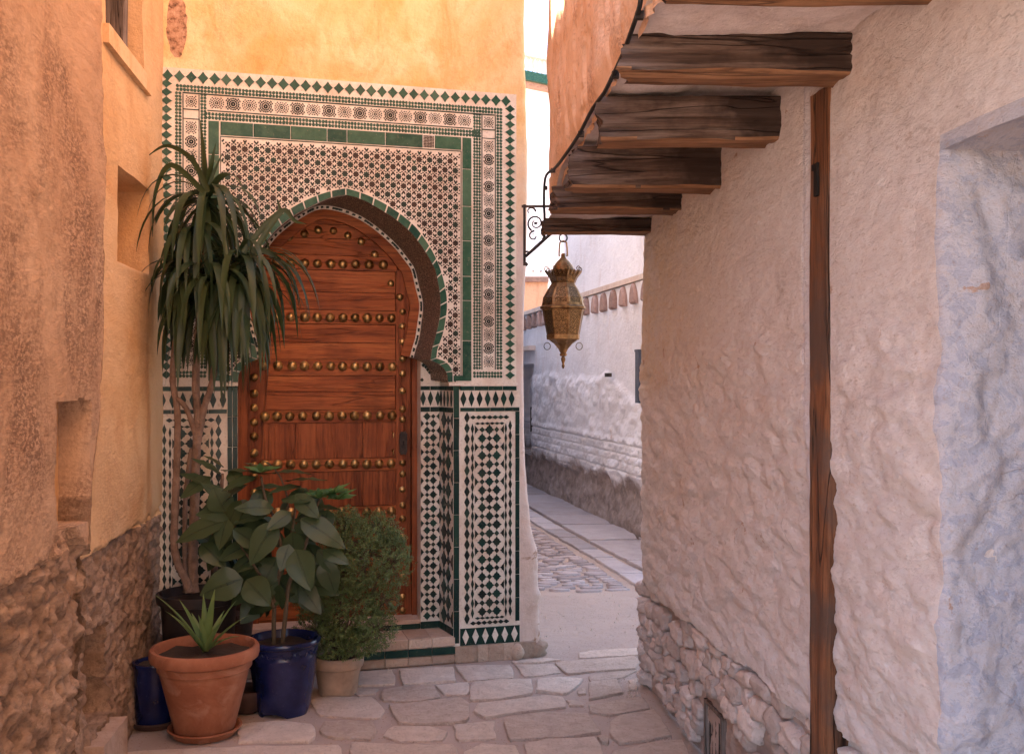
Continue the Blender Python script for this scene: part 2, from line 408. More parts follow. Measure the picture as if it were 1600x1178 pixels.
def leafmat_veined(name, a, b, c2, rough, trans):
    m = leafmat(name, a, b, c2, rough, trans, vein=False); t = m.node_tree; n = NB.__new__(NB); n.m = m; n.t = t; n.b = t.nodes['Principled BSDF']
    uv = t.nodes.new('ShaderNodeUVMap').outputs[0]; sp = t.nodes.new('ShaderNodeSeparateXYZ'); t.links.new(uv, sp.inputs[0])
    q = n.math('ABSOLUTE', n.math('SUBTRACT', sp.outputs[0], .5)); mid = n.mask(q, .045, .015)
    w_ = n.math('FRACT', n.math('SUBTRACT', n.math('MULTIPLY', sp.outputs[1], 7.), n.math('MULTIPLY', q, 3.4))); sv = n.mask(n.math('ABSOLUTE', n.math('SUBTRACT', w_, .5)), .07, .02)
    v = n.math('MAXIMUM', mid, n.math('MULTIPLY', sv, .5)); src = n.b.inputs['Base Color'].links[0].from_socket
    t.links.new(n.mix(n.math('MULTIPLY', v, .5), src, tuple(min(1, x * 2.3) for x in c2)), n.b.inputs['Base Color'])
    n.put(n.b.inputs['Normal'], n.bump(v, .5, .004)); return m
def leafmat(name, a, b, c2, rough=.42, trans=.12, vein=True, edge=None):
    n = NB(name); p = n.pos
    r_ = n.mix(.5, n.ramp(n.rand(), [(0, a), (.5, b), (1, c2)]), n.ramp(n.noise(p, 12, 4), [(.3, a), (.7, c2)]))
    nr = None
    if vein:
        o = n.objc(); nr = n.bump(n.noise(n.vec(o, (1, 14, 1)), 9, 3), .35, .004)
    m = n.done(r_, rough, nr, spec=.28)
    n.b.inputs['Subsurface Weight'].default_value = 0
    tr = n.t.nodes.new('ShaderNodeBsdfTranslucent'); ms = n.t.nodes.new('ShaderNodeMixShader')
    n.put(tr.inputs[0], tuple(min(1, x * 2.4) for x in c2)); ms.inputs[0].default_value = trans
    n.t.links.new(n.b.outputs[0], ms.inputs[1]); n.t.links.new(tr.outputs[0], ms.inputs[2])
    n.t.links.new(ms.outputs[0], n.t.nodes['Material Output'].inputs[0])
    return m
M['strap'] = leafmat('strap_leaf', (.015, .026, .009), (.026, .042, .014), (.05, .072, .026), .42)
M['broad'] = leafmat_veined('broad_leaf', (.009, .017, .007), (.015, .027, .011), (.030, .044, .018), .36, .08)
M['young'] = leafmat('young_leaf', (.045, .10, .03), (.06, .13, .04), (.09, .17, .05), .42, .2)
M['bushleaf'] = leafmat('bush_leaf', (.055, .080, .024), (.10, .135, .042), (.17, .21, .07), .5, .15, vein=False)
M['yucca'] = leafmat('yucca_leaf', (.07, .12, .03), (.10, .16, .045), (.15, .21, .07), .42, .15)
M['bark'] = stone('bark', (.14, .085, .055), (.23, .145, .10), (.32, .21, .15), 14, .9, rand=False)
M['stem'] = plain('stem', (.10, .07, .04), .8, b=.6)
# ---------------------------------------------------------------- surveying: a pixel of the photograph to a point on a known plane
HOR = 595.
def G(px, py, z=0.):
    D = (EYE - z) * FOC / (py - HOR); return ((px - 800) / FOC * D, D)
def at(px, py, D): return Vector(((px - 800) / FOC * D, D, EYE + (HOR - py) / FOC * D))
K = .281; AW = math.atan(K); CA, SA = math.cos(AW), math.sin(AW)
DW0 = 5.48 + .188 * K
DWL = DW0 / (1 + K * .33875); XWL = -.33875 * DWL          # left end of the portal
def W(px, py, d=0.):
    """pixel to (u, v) on the door wall's plane, d metres behind its face"""
    r = (px - 800) / FOC
    D = (d - SA * XWL + CA * DWL) / (CA - SA * r); X = r * D
    return (CA * (X - XWL) + SA * (D - DWL), EYE + (HOR - py) / FOC * D)

# ================================================================ GROUND
gp = []
xs = np.linspace(-4, 4, 161); ys = np.concatenate([np.linspace(-6, 1.5, 16), np.linspace(1.55, 12, 300), np.linspace(12.3, 40, 60)])
GX, GY = np.meshgrid(xs, ys, indexing='ij')
GZ = fbm(GX, GY, 1.1, 5, 3) * .008 + fbm(GX, GY, 9, 3, 5) * .004 - .002
ground = link('ground', gridmesh('ground', np.stack([GX, GY, GZ], -1), M['dirt']), kind='structure')
far = MB(); far.add([(-900, -900, -.05), (900, -900, -.05), (900, 900, -.05), (-900, 900, -.05)], [(0, 1, 2, 3)])
far.build('open_ground', M['dirt'], kind='structure')

pave = empty('pavement', kind='structure')
Z = [[(60, 205), (205, 195), (225, 240), (215, 262), (40, 268)], [(238, 195), (480, 183), (492, 245), (258, 265)],
     [(480, 178), (735, 172), (755, 230), (545, 245), (515, 215)], [(755, 170), (930, 168), (960, 205), (880, 220), (795, 225)],
     [(740, 158), (900, 143), (965, 152), (880, 163), (750, 166)], [(930, 165), (1290, 135), (1310, 155), (1300, 190), (990, 215)],
     [(1035, 120), (1100, 108), (1320, 95), (1320, 125), (1170, 136), (1040, 142)], [(1085, 222), (1180, 205), (1305, 195), (1240, 230), (1090, 248)],
     [(860, 240), (960, 228), (1060, 235), (1045, 265), (990, 305), (850, 290)], [(550, 290), (570, 250), (690, 237), (830, 238), (838, 300), (700, 325), (555, 332)],
     [(400, 262), (545, 248), (555, 272), (540, 305), (440, 305)], [(165, 285), (260, 267), (395, 264), (425, 315), (330, 336), (175, 335), (155, 310)],
     [(190, 355), (330, 342), (515, 320), (560, 350), (545, 425), (360, 440), (235, 435)], [(570, 380), (590, 345), (905, 308), (970, 318), (990, 362), (770, 383), (620, 410)],
     [(985, 328), (1050, 335), (1068, 355), (1000, 352)], [(1035, 280), (1068, 272), (1070, 305), (1035, 305)],
     [(1085, 252), (1215, 238), (1235, 300), (1090, 328)], [(1262, 240), (1300, 230), (1300, 285), (1270, 285)],
     [(1085, 350), (1320, 312), (1360, 365), (1180, 398), (1090, 385)], [(700, 415), (890, 384), (1085, 392), (1140, 475), (960, 500), (730, 512)],
     [(1175, 430), (1230, 400), (1380, 375), (1455, 490), (1225, 528), (1180, 480)], [(480, 440), (665, 422), (672, 500), (500, 512)],
     [(160, 490), (215, 445), (370, 448), (455, 475), (430, 510), (240, 518)], [(0, 425), (120, 430), (145, 470), (120, 508), (-90, 497), (-125, 470), (-95, 430)],
     [(-170, 335), (-90, 318), (120, 320), (175, 375), (160, 413), (0, 410), (-110, 405)], [(30, 275), (145, 280), (138, 300), (60, 312), (30, 300)],
     [(1120, 492), (1175, 488), (1170, 525), (1140, 520)], [(790, 530), (900, 508), (1120, 500), (1150, 580), (1100, 640), (820, 640)],
     [(530, 560), (610, 522), (760, 535), (785, 575), (770, 650), (540, 650)], [(1185, 558), (1400, 512), (1500, 505), (1545, 590), (1480, 650), (1210, 650)],
     [(20, 520), (250, 533), (480, 535), (505, 570), (510, 650), (20, 650)], [(-480, 440), (-300, 425), (-150, 440), (-125, 480), (-160, 520), (-480, 520)],
     [(-980, 560), (-700, 545), (-450, 535), (-20, 528), (-5, 650), (-980, 650)]]
def wob(poly, seed, amp):
    out = []; r_ = random.Random(seed); n = len(poly)
    for i in range(n):
        a = Vector(poly[i]); b = Vector(poly[(i + 1) % n]); L = (b - a).length; k = max(2, int(L / .05))
        for j in range(k):
            t = j / k; q = a.lerp(b, t)
            # round the corner a little
            if j == 0: q = q.lerp(Vector([sum(p[0] for p in poly) / n, sum(p[1] for p in poly) / n]), .018)
            out.append((q.x + r_.uniform(-amp, amp), q.y + r_.uniform(-amp, amp) * 1.3))
    return out
def flag(name, poly, mat, seed, h, amp=.005, bev=.003, parent=None):
    pl = wob(poly, seed, amp); cx = sum(p[0] for p in pl) / len(pl); cy = sum(p[1] for p in pl) / len(pl)
    m = MB(); m.slab([(p[0] - cx, p[1] - cy) for p in pl], -.03, 0, bev)
    r_ = random.Random(seed)
    return m.build(name, mat, parent, True, 60, loc=(cx, cy, h), rot=(r_.uniform(-.006, .006), r_.uniform(-.006, .006), 0))
for k, z in enumerate(Z):
    flag('paving_stone', [G(540 + a / 2.857, 980 + b / 2.857) for a, b in z], M['flag'], k, .011 + .003 * math.sin(k * 1.7), parent=pave)
for j, y0 in enumerate((3.55, 3.15, 2.7, 2.2)):            # the same paving goes on towards the camera
    x = -1.25 + .13 * j
    while x < .8:
        w_ = .32 + rnd.random() * .28
        flag('paving_stone', [(x, y0 - .36), (x + w_ - .04, y0 - .34), (x + w_ - .03, y0 - .02), (x + .02, y0)], M['flag'], int(x * 99) + j, .012, parent=pave)
        x += w_
# the alley beyond: kerb slabs, side slabs, cobbles
kA = [G(830.6, 798), G(886.6, 831), G(953, 869.6), G(998.7, 892.5), G(1060, 925)]
kB = [G(820, 811), G(833, 820), G(889, 854), G(942.7, 885), G(993.6, 920.5), G(1040, 950)]
def on(path, y):
    pts = sorted(path, key=lambda p: p[1])
    for a, b in zip(pts, pts[1:]):
        if a[1] <= y <= b[1]: return a[0] + (b[0] - a[0]) * (y - a[1]) / (b[1] - a[1])
    a, b = (pts[0], pts[1]) if y < pts[0][1] else (pts[-2], pts[-1])
    return a[0] + (b[0] - a[0]) * (y - a[1]) / (b[1] - a[1])
y = 7.35; k = 500
while y < 12.2:
    L = .42 + rnd.random() * .3
    a0, a1, b0, b1 = on(kA, y), on(kA, y + L), on(kB, y), on(kB, y + L)
    g_ = .02
    flag('kerb_slab', [(b0 + g_, y + g_), (a0 - g_, y + g_), (a1 - g_, y + L - g_), (b1 + g_, y + L - g_)], M['slabstone'], k, .022, .006, .006, pave); k += 1
    y += L
y = 7.6
while y < 16:
    L = .7 + rnd.random() * .6
    a0, a1 = on(kA, y) + .03, on(kA, y + L) + .03; x2 = a0 + 1.5; sk = .12
    xm = a0 + .45 + rnd.random() * .3
    flag('side_slab', [(a0, y + .015), (xm - .012, y + .015 + sk * .3), (xm - .012, y + L - .015 + sk * .3), (a1, y + L - .015)], M['slabstone'], k, .03, .006, .006, pave)
    flag('side_slab', [(xm + .012, y + .015 + sk * .3), (x2, y + .015 + sk), (x2, y + L - .015 + sk), (xm + .012, y + L - .015 + sk * .3)], M['slabstone'], k + 1, .033, .006, .006, pave)
    k += 2; y += L
cob = []
y = 7.30; row = 0
while y < 14.5:
    d = .068 + rnd.random() * .03 + (y - 7.4) * .008
    xr = on(kB, y) - .03; x = xr - .02; xl = -.7
    if y < 7.9: xl = xr - .85 - (y - 7.42) * .6
    while x > xl:
        w_ = .09 + rnd.random() * .13 + (y - 7.4) * .006
        o_ = rnd.uniform(-.02, .02)
        if not (y < 7.6 and rnd.random() < .08): cob.append((x - w_ / 2, y + d / 2 + o_ + math.sin(x * 7) * .03, w_ - .013, d - .012))
        x -= w_
    y += d; row += 1
cobmesh = []
for k in range(7):
    r_ = random.Random(k); n = 9
    pts = []
    for i in range(n):
        a = 2 * math.pi * i / n; q = (abs(math.cos(a)) ** 3.2 + abs(math.sin(a)) ** 3.2) ** (-1 / 3.2) * .5 * r_.uniform(.86, 1.04)
        pts.append((q * math.cos(a), q * math.sin(a)))
    m = MB(); m.slab(pts, -.03, 0, .05); 
    m.v = [(v[0], v[1], v[2] if v[2] < -.02 else v[2] * .25) for v in m.v]
    cobmesh.append(m.mesh('cobble', M['cobble'], True, 60))
vis = sorted([c for c in cob if (c[0] / c[1]) > .004], key=lambda c: c[1])
rest = vis[290:] + [c for c in cob if (c[0] / c[1]) <= .004]
for k, (x, y, a, b) in enumerate(vis[:290]):
    link('cobble', cobmesh[k % 7], pave, (x, y, .014 + rnd.uniform(-.004, .004)), (rnd.uniform(-.03, .03), rnd.uniform(-.03, .03), rnd.uniform(-.15, .15)), (a, b, 1))
m = MB()
for k, (x, y, a, b) in enumerate(rest):
    me_ = cobmesh[k % 7]
    m.add([(x + v.co.x * a, y + v.co.y * b, .014 + v.co.z + .002 * math.sin(k)) for v in me_.vertices], [tuple(p.vertices) for p in me_.polygons])
m.build('far_cobbles', M['cobble'], pave, True, 60, kind='stuff')

# loose grit along the foot of the walls and over the bare earth
m = MB(); r_ = random.Random(11)
for k in range(1500):
    if k < 260: y = r_.uniform(5.3, 7.4); x = r_.uniform(.02, .75)
    elif k < 1050: y = r_.uniform(3.2, 5.2); x = 1.135 - .1 * y - abs(r_.gauss(0, .06)) - .03
    else: y = r_.uniform(3.0, 5.4); x = r_.uniform(-1.3, .6)
    s_ = r_.choice((.0015, .002, .002, .003, .003, .006)) * r_.uniform(.6, 1.3); a = r_.uniform(0, 6.28); vs = []
    for i in range(5): q = a + i * 1.257; vs.append((x + s_ * math.cos(q) * r_.uniform(.7, 1.2), y + s_ * math.sin(q) * r_.uniform(.7, 1.2), -.002))
    vs.append((x, y, s_ * .9 + .004)); m.add(vs, [(i, (i + 1) % 5, 5) for i in range(5)])
tag(m.build('grit', M['flag'], None, False, kind='stuff'), 'loose grit and pebbles scattered on the bare earth')

# ================================================================ DOOR HOUSE
house = empty('house', (XWL, DWL, 0), AW, 'ochre house whose green tiled horseshoe arch frames the studded wooden door', 'house')
portal_t = 3.045; UR = 1.80; TY = -.006
def endu(z): return 1.85 + .085 * float(sstep(1.15, .1, z)) + .012 * math.sin(z * 3.1)
# plaster above and beside the tiles
us = np.arange(-.6, 1.84, .011); vs_ = np.arange(0, 4.6, .011)
# the right-hand edge is a hand-rounded arris that turns into the alley
path = [(u, 0, 0, -1) for u in us]
for a in np.linspace(0, math.pi / 2, 6)[1:]: path.append((1.84 - .0 + .03 * math.sin(a), .03 - .03 * math.cos(a), math.sin(a), -math.cos(a)))
for y in np.arange(.045, .5, .015): path.append((1.87, y, 1, 0))
for y in np.arange(.55, 4.2, .12): path.append((1.87, y, 1, 0))
path = np.array(path); P = np.zeros((len(path), len(vs_), 3)); VV = vs_[None, :]
plen = np.concatenate([[0], np.cumsum(np.hypot(np.diff(path[:, 0]), np.diff(path[:, 1])))])[:, None]
flare = .075 * sstep(1.15, .1, VV) + .01 * np.sin(VV * 3.1)
wgt = sstep(1.80, 1.87, path[:, 0])[:, None]
rel = fbm(plen, VV, 2.2, 5, 21) * .010 + fbm(plen, VV, 14, 3, 22) * .003 + wgt * sstep(1.2, .2, VV) * fbm(plen, VV, 9, 4, 29) * .03
rel = np.where((path[:, 0][:, None] < 1.9) & (path[:, 1][:, None] < .001), np.minimum(rel, .004) , rel)
# broken plaster patch, top left
pu, pv = .055, 3.26
pm = sstep(1.15, .9, np.hypot((plen - pu) / .05, (VV - pv) / .17) + fbm(plen, VV, 16, 3, 31) * .5)
rel = rel - pm * (.028 + .022 * fbm(plen, VV, 22, 3, 33))
P[..., 0] = path[:, 0][:, None] + path[:, 2][:, None] * rel + wgt * (flare - .01)
P[..., 1] = path[:, 1][:, None] + path[:, 3][:, None] * rel
P[..., 2] = VV
cu = (path[:-1, 0] + path[1:, 0])[:, None] / 2; cv = ((vs_[:-1] + vs_[1:]) / 2)[None, :]
mask = ~((cu < 1.795) & (cv < 3.035)) & ~((cu < 1.83) & (cv < .085) & (path[:-1, 1][:, None] < .001))
o = link('wall', gridmesh('wall', P, M['ochre'], mask), house)
def ochremat():
    """ochre field with pale limewash edge strip low on the corner and bare stones in the broken patch: real paint regions"""
    n = M['ochre']; t = n.node_tree; b = t.nodes['Principled BSDF']
    src = b.inputs['Base Color'].links[0].from_socket
    sn = M['strip'].node_tree
    nb = NB.__new__(NB); nb.m = n; nb.t = t; nb.b = b
    oc = nb.objc(); sep = t.nodes.new('ShaderNodeSeparateXYZ'); t.links.new(oc, sep.inputs[0])
    wv = nb.noise(oc, 3.5, 5, .6)
    # pale paint: right of u=1.79 and below about 2.7 m
    a = nb.mask(nb.math('ADD', sep.outputs[0], nb.math('MULTIPLY', wv, .05)), 0, 1)
    ux = nb.math('ADD', sep.outputs[0], nb.math('MULTIPLY', wv, .06))
    m1 = nb.math('SMOOTHSTEP', ux, 0) if False else nb.math('GREATER_THAN', ux, 1.812)
    zz = nb.math('ADD', sep.outputs[2], nb.math('MULTIPLY', wv, .8))
    mz = t.nodes.new('ShaderNodeMapRange'); mz.inputs['From Min'].default_value = 3.35; mz.inputs['From Max'].default_value = 2.6
    t.links.new(zz, mz.inputs[0])
    m = nb.math('MULTIPLY', m1, mz.outputs[0])
    pale = nb.ramp(nb.noise(oc, 5, 7, .65), [(.3, (.50, .36, .29)), (.5, (.62, .49, .42)), (.7, (.68, .56, .50))])
    # chips
    ch = nb.mask(nb.noise(oc, 7, 6, .7, .8), .60, .64)
    lo = t.nodes.new('ShaderNodeMapRange'); lo.inputs['From Min'].default_value = 1.6; lo.inputs['From Max'].default_value = .3
    t.links.new(sep.outputs[2], lo.inputs[0])
    pale = nb.mix(nb.math('MULTIPLY', ch, lo.outputs[0]), pale, (.33, .20, .13))
    c = nb.mix(m, src, pale)
    # broken patch
    d1 = t.nodes.new('ShaderNodeVectorMath'); d1.operation = 'SUBTRACT'; t.links.new(oc, d1.inputs[0]); d1.inputs[1].default_value = (pu, 0, pv)
    d2 = t.nodes.new('ShaderNodeVectorMath'); d2.operation = 'MULTIPLY'; t.links.new(d1.outputs[0], d2.inputs[0]); d2.inputs[1].default_value = (20, 0, 5.9)
    d3 = t.nodes.new('ShaderNodeVectorMath'); d3.operation = 'LENGTH'; t.links.new(d2.outputs[0], d3.inputs[0])
    dd = nb.math('ADD', d3.outputs['Value'], nb.math('MULTIPLY', nb.noise(oc, 16, 4), .5))
    st = nb.ramp(nb.noise(oc, 30, 6, .7), [(.35, (.12, .06, .035)), (.5, (.42, .24, .15)), (.7, (.56, .38, .26))])
    c = nb.mix(nb.mask(dd, 1., .97) if False else nb.math('LESS_THAN', dd, 1.22), c, st)
    t.links.new(c, b.inputs['Base Color'])
ochremat()
m = MB()   # the house goes on up and back beyond the picture
m.box(-1.6, 1.866, .02, 4.15, 4.55, 5.6); m.box(-.6, 1.80, .75, 4.15, .0, 4.55)
m.build('upper_wall', M['ochre2'], house)

ps = empty('tiled_surround'); ps.parent = house
uc = .885
FO = [W(*p) for p in [(705.5, 596), (706.7, 579.5), (702, 571), (691.7, 563.3), (681.2, 560), (683.2, 545.5), (687.5, 533.6), (692.6, 518), (696, 498), (698, 481), (697.5, 464), (694.7, 447), (690, 428), (682.5, 407.5), (673, 389), (662, 372), (648.8, 355), (632, 340), (617, 329), (600, 318.4), (579.4, 308), (560.6, 300.6)]]
FI = [W(*p) for p in [(699.5, 596), (698.5, 586), (694, 577), (685, 569.6), (672.2, 563), (674.7, 545), (682.4, 516.6), (687, 491), (687.5, 467.4), (685.2, 448.7), (679.7, 423.4), (673, 409.4), (663.8, 393.4), (653.4, 378.4), (641, 363.4), (625.3, 349.4), (611, 338.5), (594.4, 328.4), (575.6, 317.5), (558.7, 310)]]
BK = [W(*p, .3) for p in [(645.5, 560), (649.3, 545.5), (654.4, 528.5), (657.8, 504.7), (660.3, 486), (660.3, 474), (658.6, 464), (654.4, 448.7), (652, 437.5), (646.9, 418.8), (635.6, 402.8), (622.5, 386), (607.5, 371), (588.8, 355), (570, 341.9), (551.3, 331.6), (532.5, 325)]]
FOA = (uc, 2.493); FIA = (uc, 2.458); BKA = (W(503, 320, .3)[0], W(503, 319.5, .3)[1])
def half(pts, apex, n, i0=0):
    """resample an open profile by length from pts[i0] to the apex"""
    q = [Vector(p) for p in pts[i0:]] + [Vector(apex)]
    L = [0.]
    for a, b in zip(q, q[1:]): L.append(L[-1] + (b - a).length)
    out = []
    for k in range(n):
        s = L[-1] * k / (n - 1); j = 0
        while j < len(L) - 2 and L[j + 1] < s: j += 1
        t = (s - L[j]) / max(1e-9, L[j + 1] - L[j])
        p0 = q[max(j - 1, 0)]; p1 = q[j]; p2 = q[j + 1]; p3 = q[min(j + 2, len(q) - 1)]
        c = .5 * ((2 * p1) + (p2 - p0) * t + (2 * p0 - 5 * p1 + 4 * p2 - p3) * t * t + (3 * p1 - p0 - 3 * p2 + p3) * t ** 3)
        out.append((c.x, c.y))
    return out
NA = 61
fo = half(FO, FOA, NA, 4); fi = half(FI, FIA, NA, 4); bk = half(BK, BKA, NA)
mir = lambda p: (2 * uc - p[0], p[1])
def full(h): return h + [mir(p) for p in h[-2::-1]]          # right foot, over the apex, to the left foot
lobeO = [(fo[0][0], fo[0][1])] + [W(*p) for p in [(691.7, 563.3), (698.5, 567.5), (703.5, 573.5), (706.7, 581), (706.7, 596)]]
lobeI = [W(672.2, 563), W(681, 566.5), W(688.5, 571.5), W(694, 577.5), W(698, 585), W(699.5, 596)]
IMP = 1.492    # impost height
lobeO[-1] = (lobeO[-1][0], IMP); lobeI[-1] = (lobeI[-1][0], IMP)
L0, R0, T0 = .262, 1.496, 2.722
# spandrel field
sp = [(L0, IMP), (R0, IMP)][:0]
arch_out = [(lobeO[k][0], lobeO[k][1]) for k in range(len(lobeO) - 1, 0, -1)] + full(fo) + [mir(p) for p in lobeO[1:]]
poly = [(R0, IMP)] + [(R0, T0), (L0, T0), (L0, IMP)] + [p for p in reversed(arch_out)]
m = MB(); m.prism(poly, TY, .02); m.build('mosaic_ground', M['cream'], ps)
def inside(poly, x, y):
    c = False; n = len(poly); j = n - 1
    for i in range(n):
        xi, yi = poly[i]; xj, yj = poly[j]
        if (yi > y) != (yj > y) and x < (xj - xi) * (y - yi) / (yj - yi) + xi: c = not c
        j = i
    return c
dk, gr_ = MB(), MB()
def ngon(mb, pts, y=TY - .0012):
    n = len(pts); mb.add([(p[0], y, p[1]) for p in pts], [tuple(range(n))])
def star(cx, cz, r1, r2, n=8, ph=0.):
    return [(cx + (r1 if k % 2 == 0 else r2) * math.cos(ph + math.pi * k / n), cz + (r1 if k % 2 == 0 else r2) * math.sin(ph + math.pi * k / n)) for k in range(2 * n)]
def kite(cx, cz, a, r0, r1, w_):
    ca, sa = math.cos(a), math.sin(a); rm = (r0 * .45 + r1 * .55)
    return [(cx + ca * r0, cz + sa * r0), (cx + ca * rm + sa * w_, cz + sa * rm - ca * w_), (cx + ca * r1, cz + sa * r1), (cx + ca * rm - sa * w_, cz + sa * rm + ca * w_)]
def ok(pts): return all(inside(poly, *p) and L0 + .003 < p[0] < R0 - .003 and p[1] < T0 - .003 for p in pts)
px_, pz_ = .0555, .0480; row = 0; z = IMP + .02
while z < T0:
    x = L0 + .008 + (px_ / 2 if row % 2 else 0)
    while x < R0:
        jx, jz = x + rnd.uniform(-.0015, .0015), z + rnd.uniform(-.0015, .0015)
        s_ = star(jx, jz, .0190 * rnd.uniform(.92, 1.05), .0132, 8, rnd.uniform(-.05, .05))
        if ok(s_): ngon(dk if rnd.random() < .35 else gr_, s_)
        for k in range(8):
            a = math.pi * (k + .5) / 4
            q = kite(jx, jz, a, .0175, .0272, .0064)
            if ok(q): ngon(dk if rnd.random() < .8 else gr_, q)
        for k in range(6):
            a = math.pi * k / 3 + math.pi / 6
            q = [(jx + .0285 * math.cos(a) + .0060 * math.cos(b), jz + .0285 * math.sin(a) + .0060 * math.sin(b)) for b in (0, 1.57, 3.14, 4.71)]
            if ok(q): ngon(gr_ if k % 2 else dk, q)
        x += px_
    z += pz_; row += 1
gr_.build('star_mosaic', M['smalldark'], ps, kind='stuff'); dk.build('petal_mosaic', M['brownbit'], ps, kind='stuff')

# green voussoirs round the arch
def vous(outer, inner, n, gap=.06):
    N = len(outer) - 1
    for k in range(n):
        a = k / n * N; b = (k + 1) / n * N
        def smp(h, t):
            i = min(int(t), N - 1); f = t - i; return (h[i][0] + (h[i + 1][0] - h[i][0]) * f, h[i][1] + (h[i + 1][1] - h[i][1]) * f)
        g_ = (b - a) * gap / 2; T = [a + g_ + (b - a - 2 * g_) * j / 4 for j in range(5)]
        pts = [smp(outer, t) for t in T] + [smp(inner, t) for t in reversed(T)]
        cx = sum(p[0] for p in pts) / 10; cz = sum(p[1] for p in pts) / 10
        mm = MB(); mm.prism([((p[0] - cx) * .97, (p[1] - cz) * .97) for p in pts], -.004, .012, bev=.03)
        mm.build('arch_tile', M['green'], ps, loc=(cx, TY - rnd.uniform(0, .0012), cz), rot=(rnd.uniform(-.02, .02), 0, rnd.uniform(-.015, .015)))
vous(fo, fi, 15); vous([mir(p) for p in fo], [mir(p) for p in fi], 15)
lo_, li_ = half(lobeO[:-1], lobeO[-1], 13), half(lobeI[:-1], lobeI[-1], 13)
vous(lo_, li_, 3); vous([mir(p) for p in lo_], [mir(p) for p in li_], 3)
m = MB()   # grout behind the voussoirs
F_, I_ = full(fo), full(fi)
for k in range(len(F_) - 1): m.prism([F_[k], F_[k + 1], I_[k + 1], I_[k]], TY + .001, .02)
for LO, LI in ((lo_, li_), ([mir(p) for p in lo_], [mir(p) for p in li_])):
    for k in range(12): m.prism([LO[k], LO[k + 1], LI[k + 1], LI[k]], TY + .001, .02)
m.build('grout', M['cream'], ps)
# intrados: from the front edge back to the inner arch
ULJ = .347                                            # left jamb line
_k = (BKA[1] - bk[0][1]) / (fi[-1][1] - fi[0][1])
_l = [(mir(p)[0] + .004, bk[0][1] + (p[1] - fi[0][1]) * _k) for p in fi]
_n = len(_l); _sh = BKA[0] - _l[-1][0]
_l = [(p[0] + _sh * (i / (_n - 1)) ** 4, p[1]) for i, p in enumerate(_l)]
B_ = bk[:-1] + [BKA] + _l[-2::-1]
# smooth the crown
for _ in range(14): B_ = [B_[0]] + [((B_[i - 1][0] + 2 * B_[i][0] + B_[i + 1][0]) / 4, (B_[i - 1][1] + 2 * B_[i][1] + B_[i + 1][1]) / 4) if 48 < i < 74 else B_[i] for i in range(1, len(B_) - 1)] + [B_[-1]]
vs2 = []; fs = []
NS = 6
for j in range(NS + 1):
    t = j / NS
    for a, b in zip(I_, B_): vs2.append((a[0] + (b[0] - a[0]) * t, TY + (.30 - TY) * t, a[1] + (b[1] - a[1]) * t))
n_ = len(I_)
for j in range(NS):
    for i in range(n_ - 1): fs.append((j * n_ + i, j * n_ + i + 1, (j + 1) * n_ + i + 1, (j + 1) * n_ + i))
link('arch_soffit', mesh('arch_soffit', vs2, fs, M['archmosaic'], True), ps)
# jambs, laid out in the wall's frame
JD = .20
uj0 = W(657, 800, JD)[0]; uj1 = W(687, 800, JD)[0]; ue = W(708, 800)[0]; ug = W(717.5, 800)[0]
ZS = .142     # top of the step
for sgn in (1, -1):
    f = (lambda u: u) if sgn == 1 else (lambda u: 2 * uc - u)
    m = MB()
    # lobe underside and the flat underside of the arch foot
    A = [(p[0], p[1]) for p in li_]; sh = (uj1 - ue - .02) if sgn == 1 else -.004
    vv = [(f(q[0]), TY, q[1]) for q in A] + [(f(q[0] + sh), JD, q[1] + .012) for q in A]
    N_ = len(A); ff = [(i, i + 1, N_ + i + 1, N_ + i) for i in range(N_ - 1)]
    m.add(vv, ff)
    bb = B_[0] if sgn == 1 else B_[-1]
    m.add([(f(fi[0][0]), TY, fi[0][1]), (f(li_[0][0]), TY, li_[0][1]), (f(li_[0][0] + sh), JD, li_[0][1] + .012), (bb[0], .3, bb[1]), (bb[0] - sgn * .04, .3, bb[1] + .01)], [(0, 1, 2, 3, 4)])
    m.build('arch_foot', M['archmosaic'], ps)
    m = MB()
    if sgn == 1:
        m.box(uj0 + .001, uj1 + .06, JD, JD + .12, ZS - .02, 1.64)                    # frontal jamb, set back
        p0, p1 = (ue, TY), (uj1, JD)
    else: p0, p1 = (ULJ - .002, TY), (ULJ - .004, .40)
    m.add([(p0[0], p0[1], ZS), (p1[0], p1[1], ZS), (p1[0], p1[1], IMP), (p0[0], p0[1], IMP)], [(0, 1, 2, 3)])
    m.build('jamb', M['cream'], ps)

# ---- tiles by kind: shared meshes
def tmesh(name, pts, mat, th=.004):
    m = MB(); m.prism(pts, -th, .003, bev=.05); return m.mesh(name, mat)
def tile(me, name, u, v, y=TY, rz=0., s=(1, 1, 1), parent=None, tilt=.03):
    return link(name, me, parent or ps, (u, y + rnd.uniform(-.0008, 0), v), (rnd.uniform(-tilt, tilt), 0, rz + rnd.uniform(-tilt, tilt)), s)
unit = [(-.5, -.5), (.5, -.5), (.5, .5), (-.5, .5)]
ME_sq = {k: tmesh('rectangular_tile', unit, M[k]) for k in ('green', 'darkgreen', 'steptile')}
def bar(kind, u0, u1, v0, v1, y=TY, name='rectangular_tile', rz=0., parent=None, gap=.003):
    return tile(ME_sq[kind], name, (u0 + u1) / 2, (v0 + v1) / 2, y, rz, (abs(u1 - u0) - gap, 1, abs(v1 - v0) - gap), parent, .02)
dia = []
for k in range(4):
    a0 = math.pi / 2 * k
    dia.append((math.cos(a0) * .5, math.sin(a0) * .5))
    a1 = a0 + math.pi / 4; dia.append((math.cos(a1) * .325, math.sin(a1) * .325))
ME_dia = tmesh('diamond_tile', dia, M['diamondgreen'])
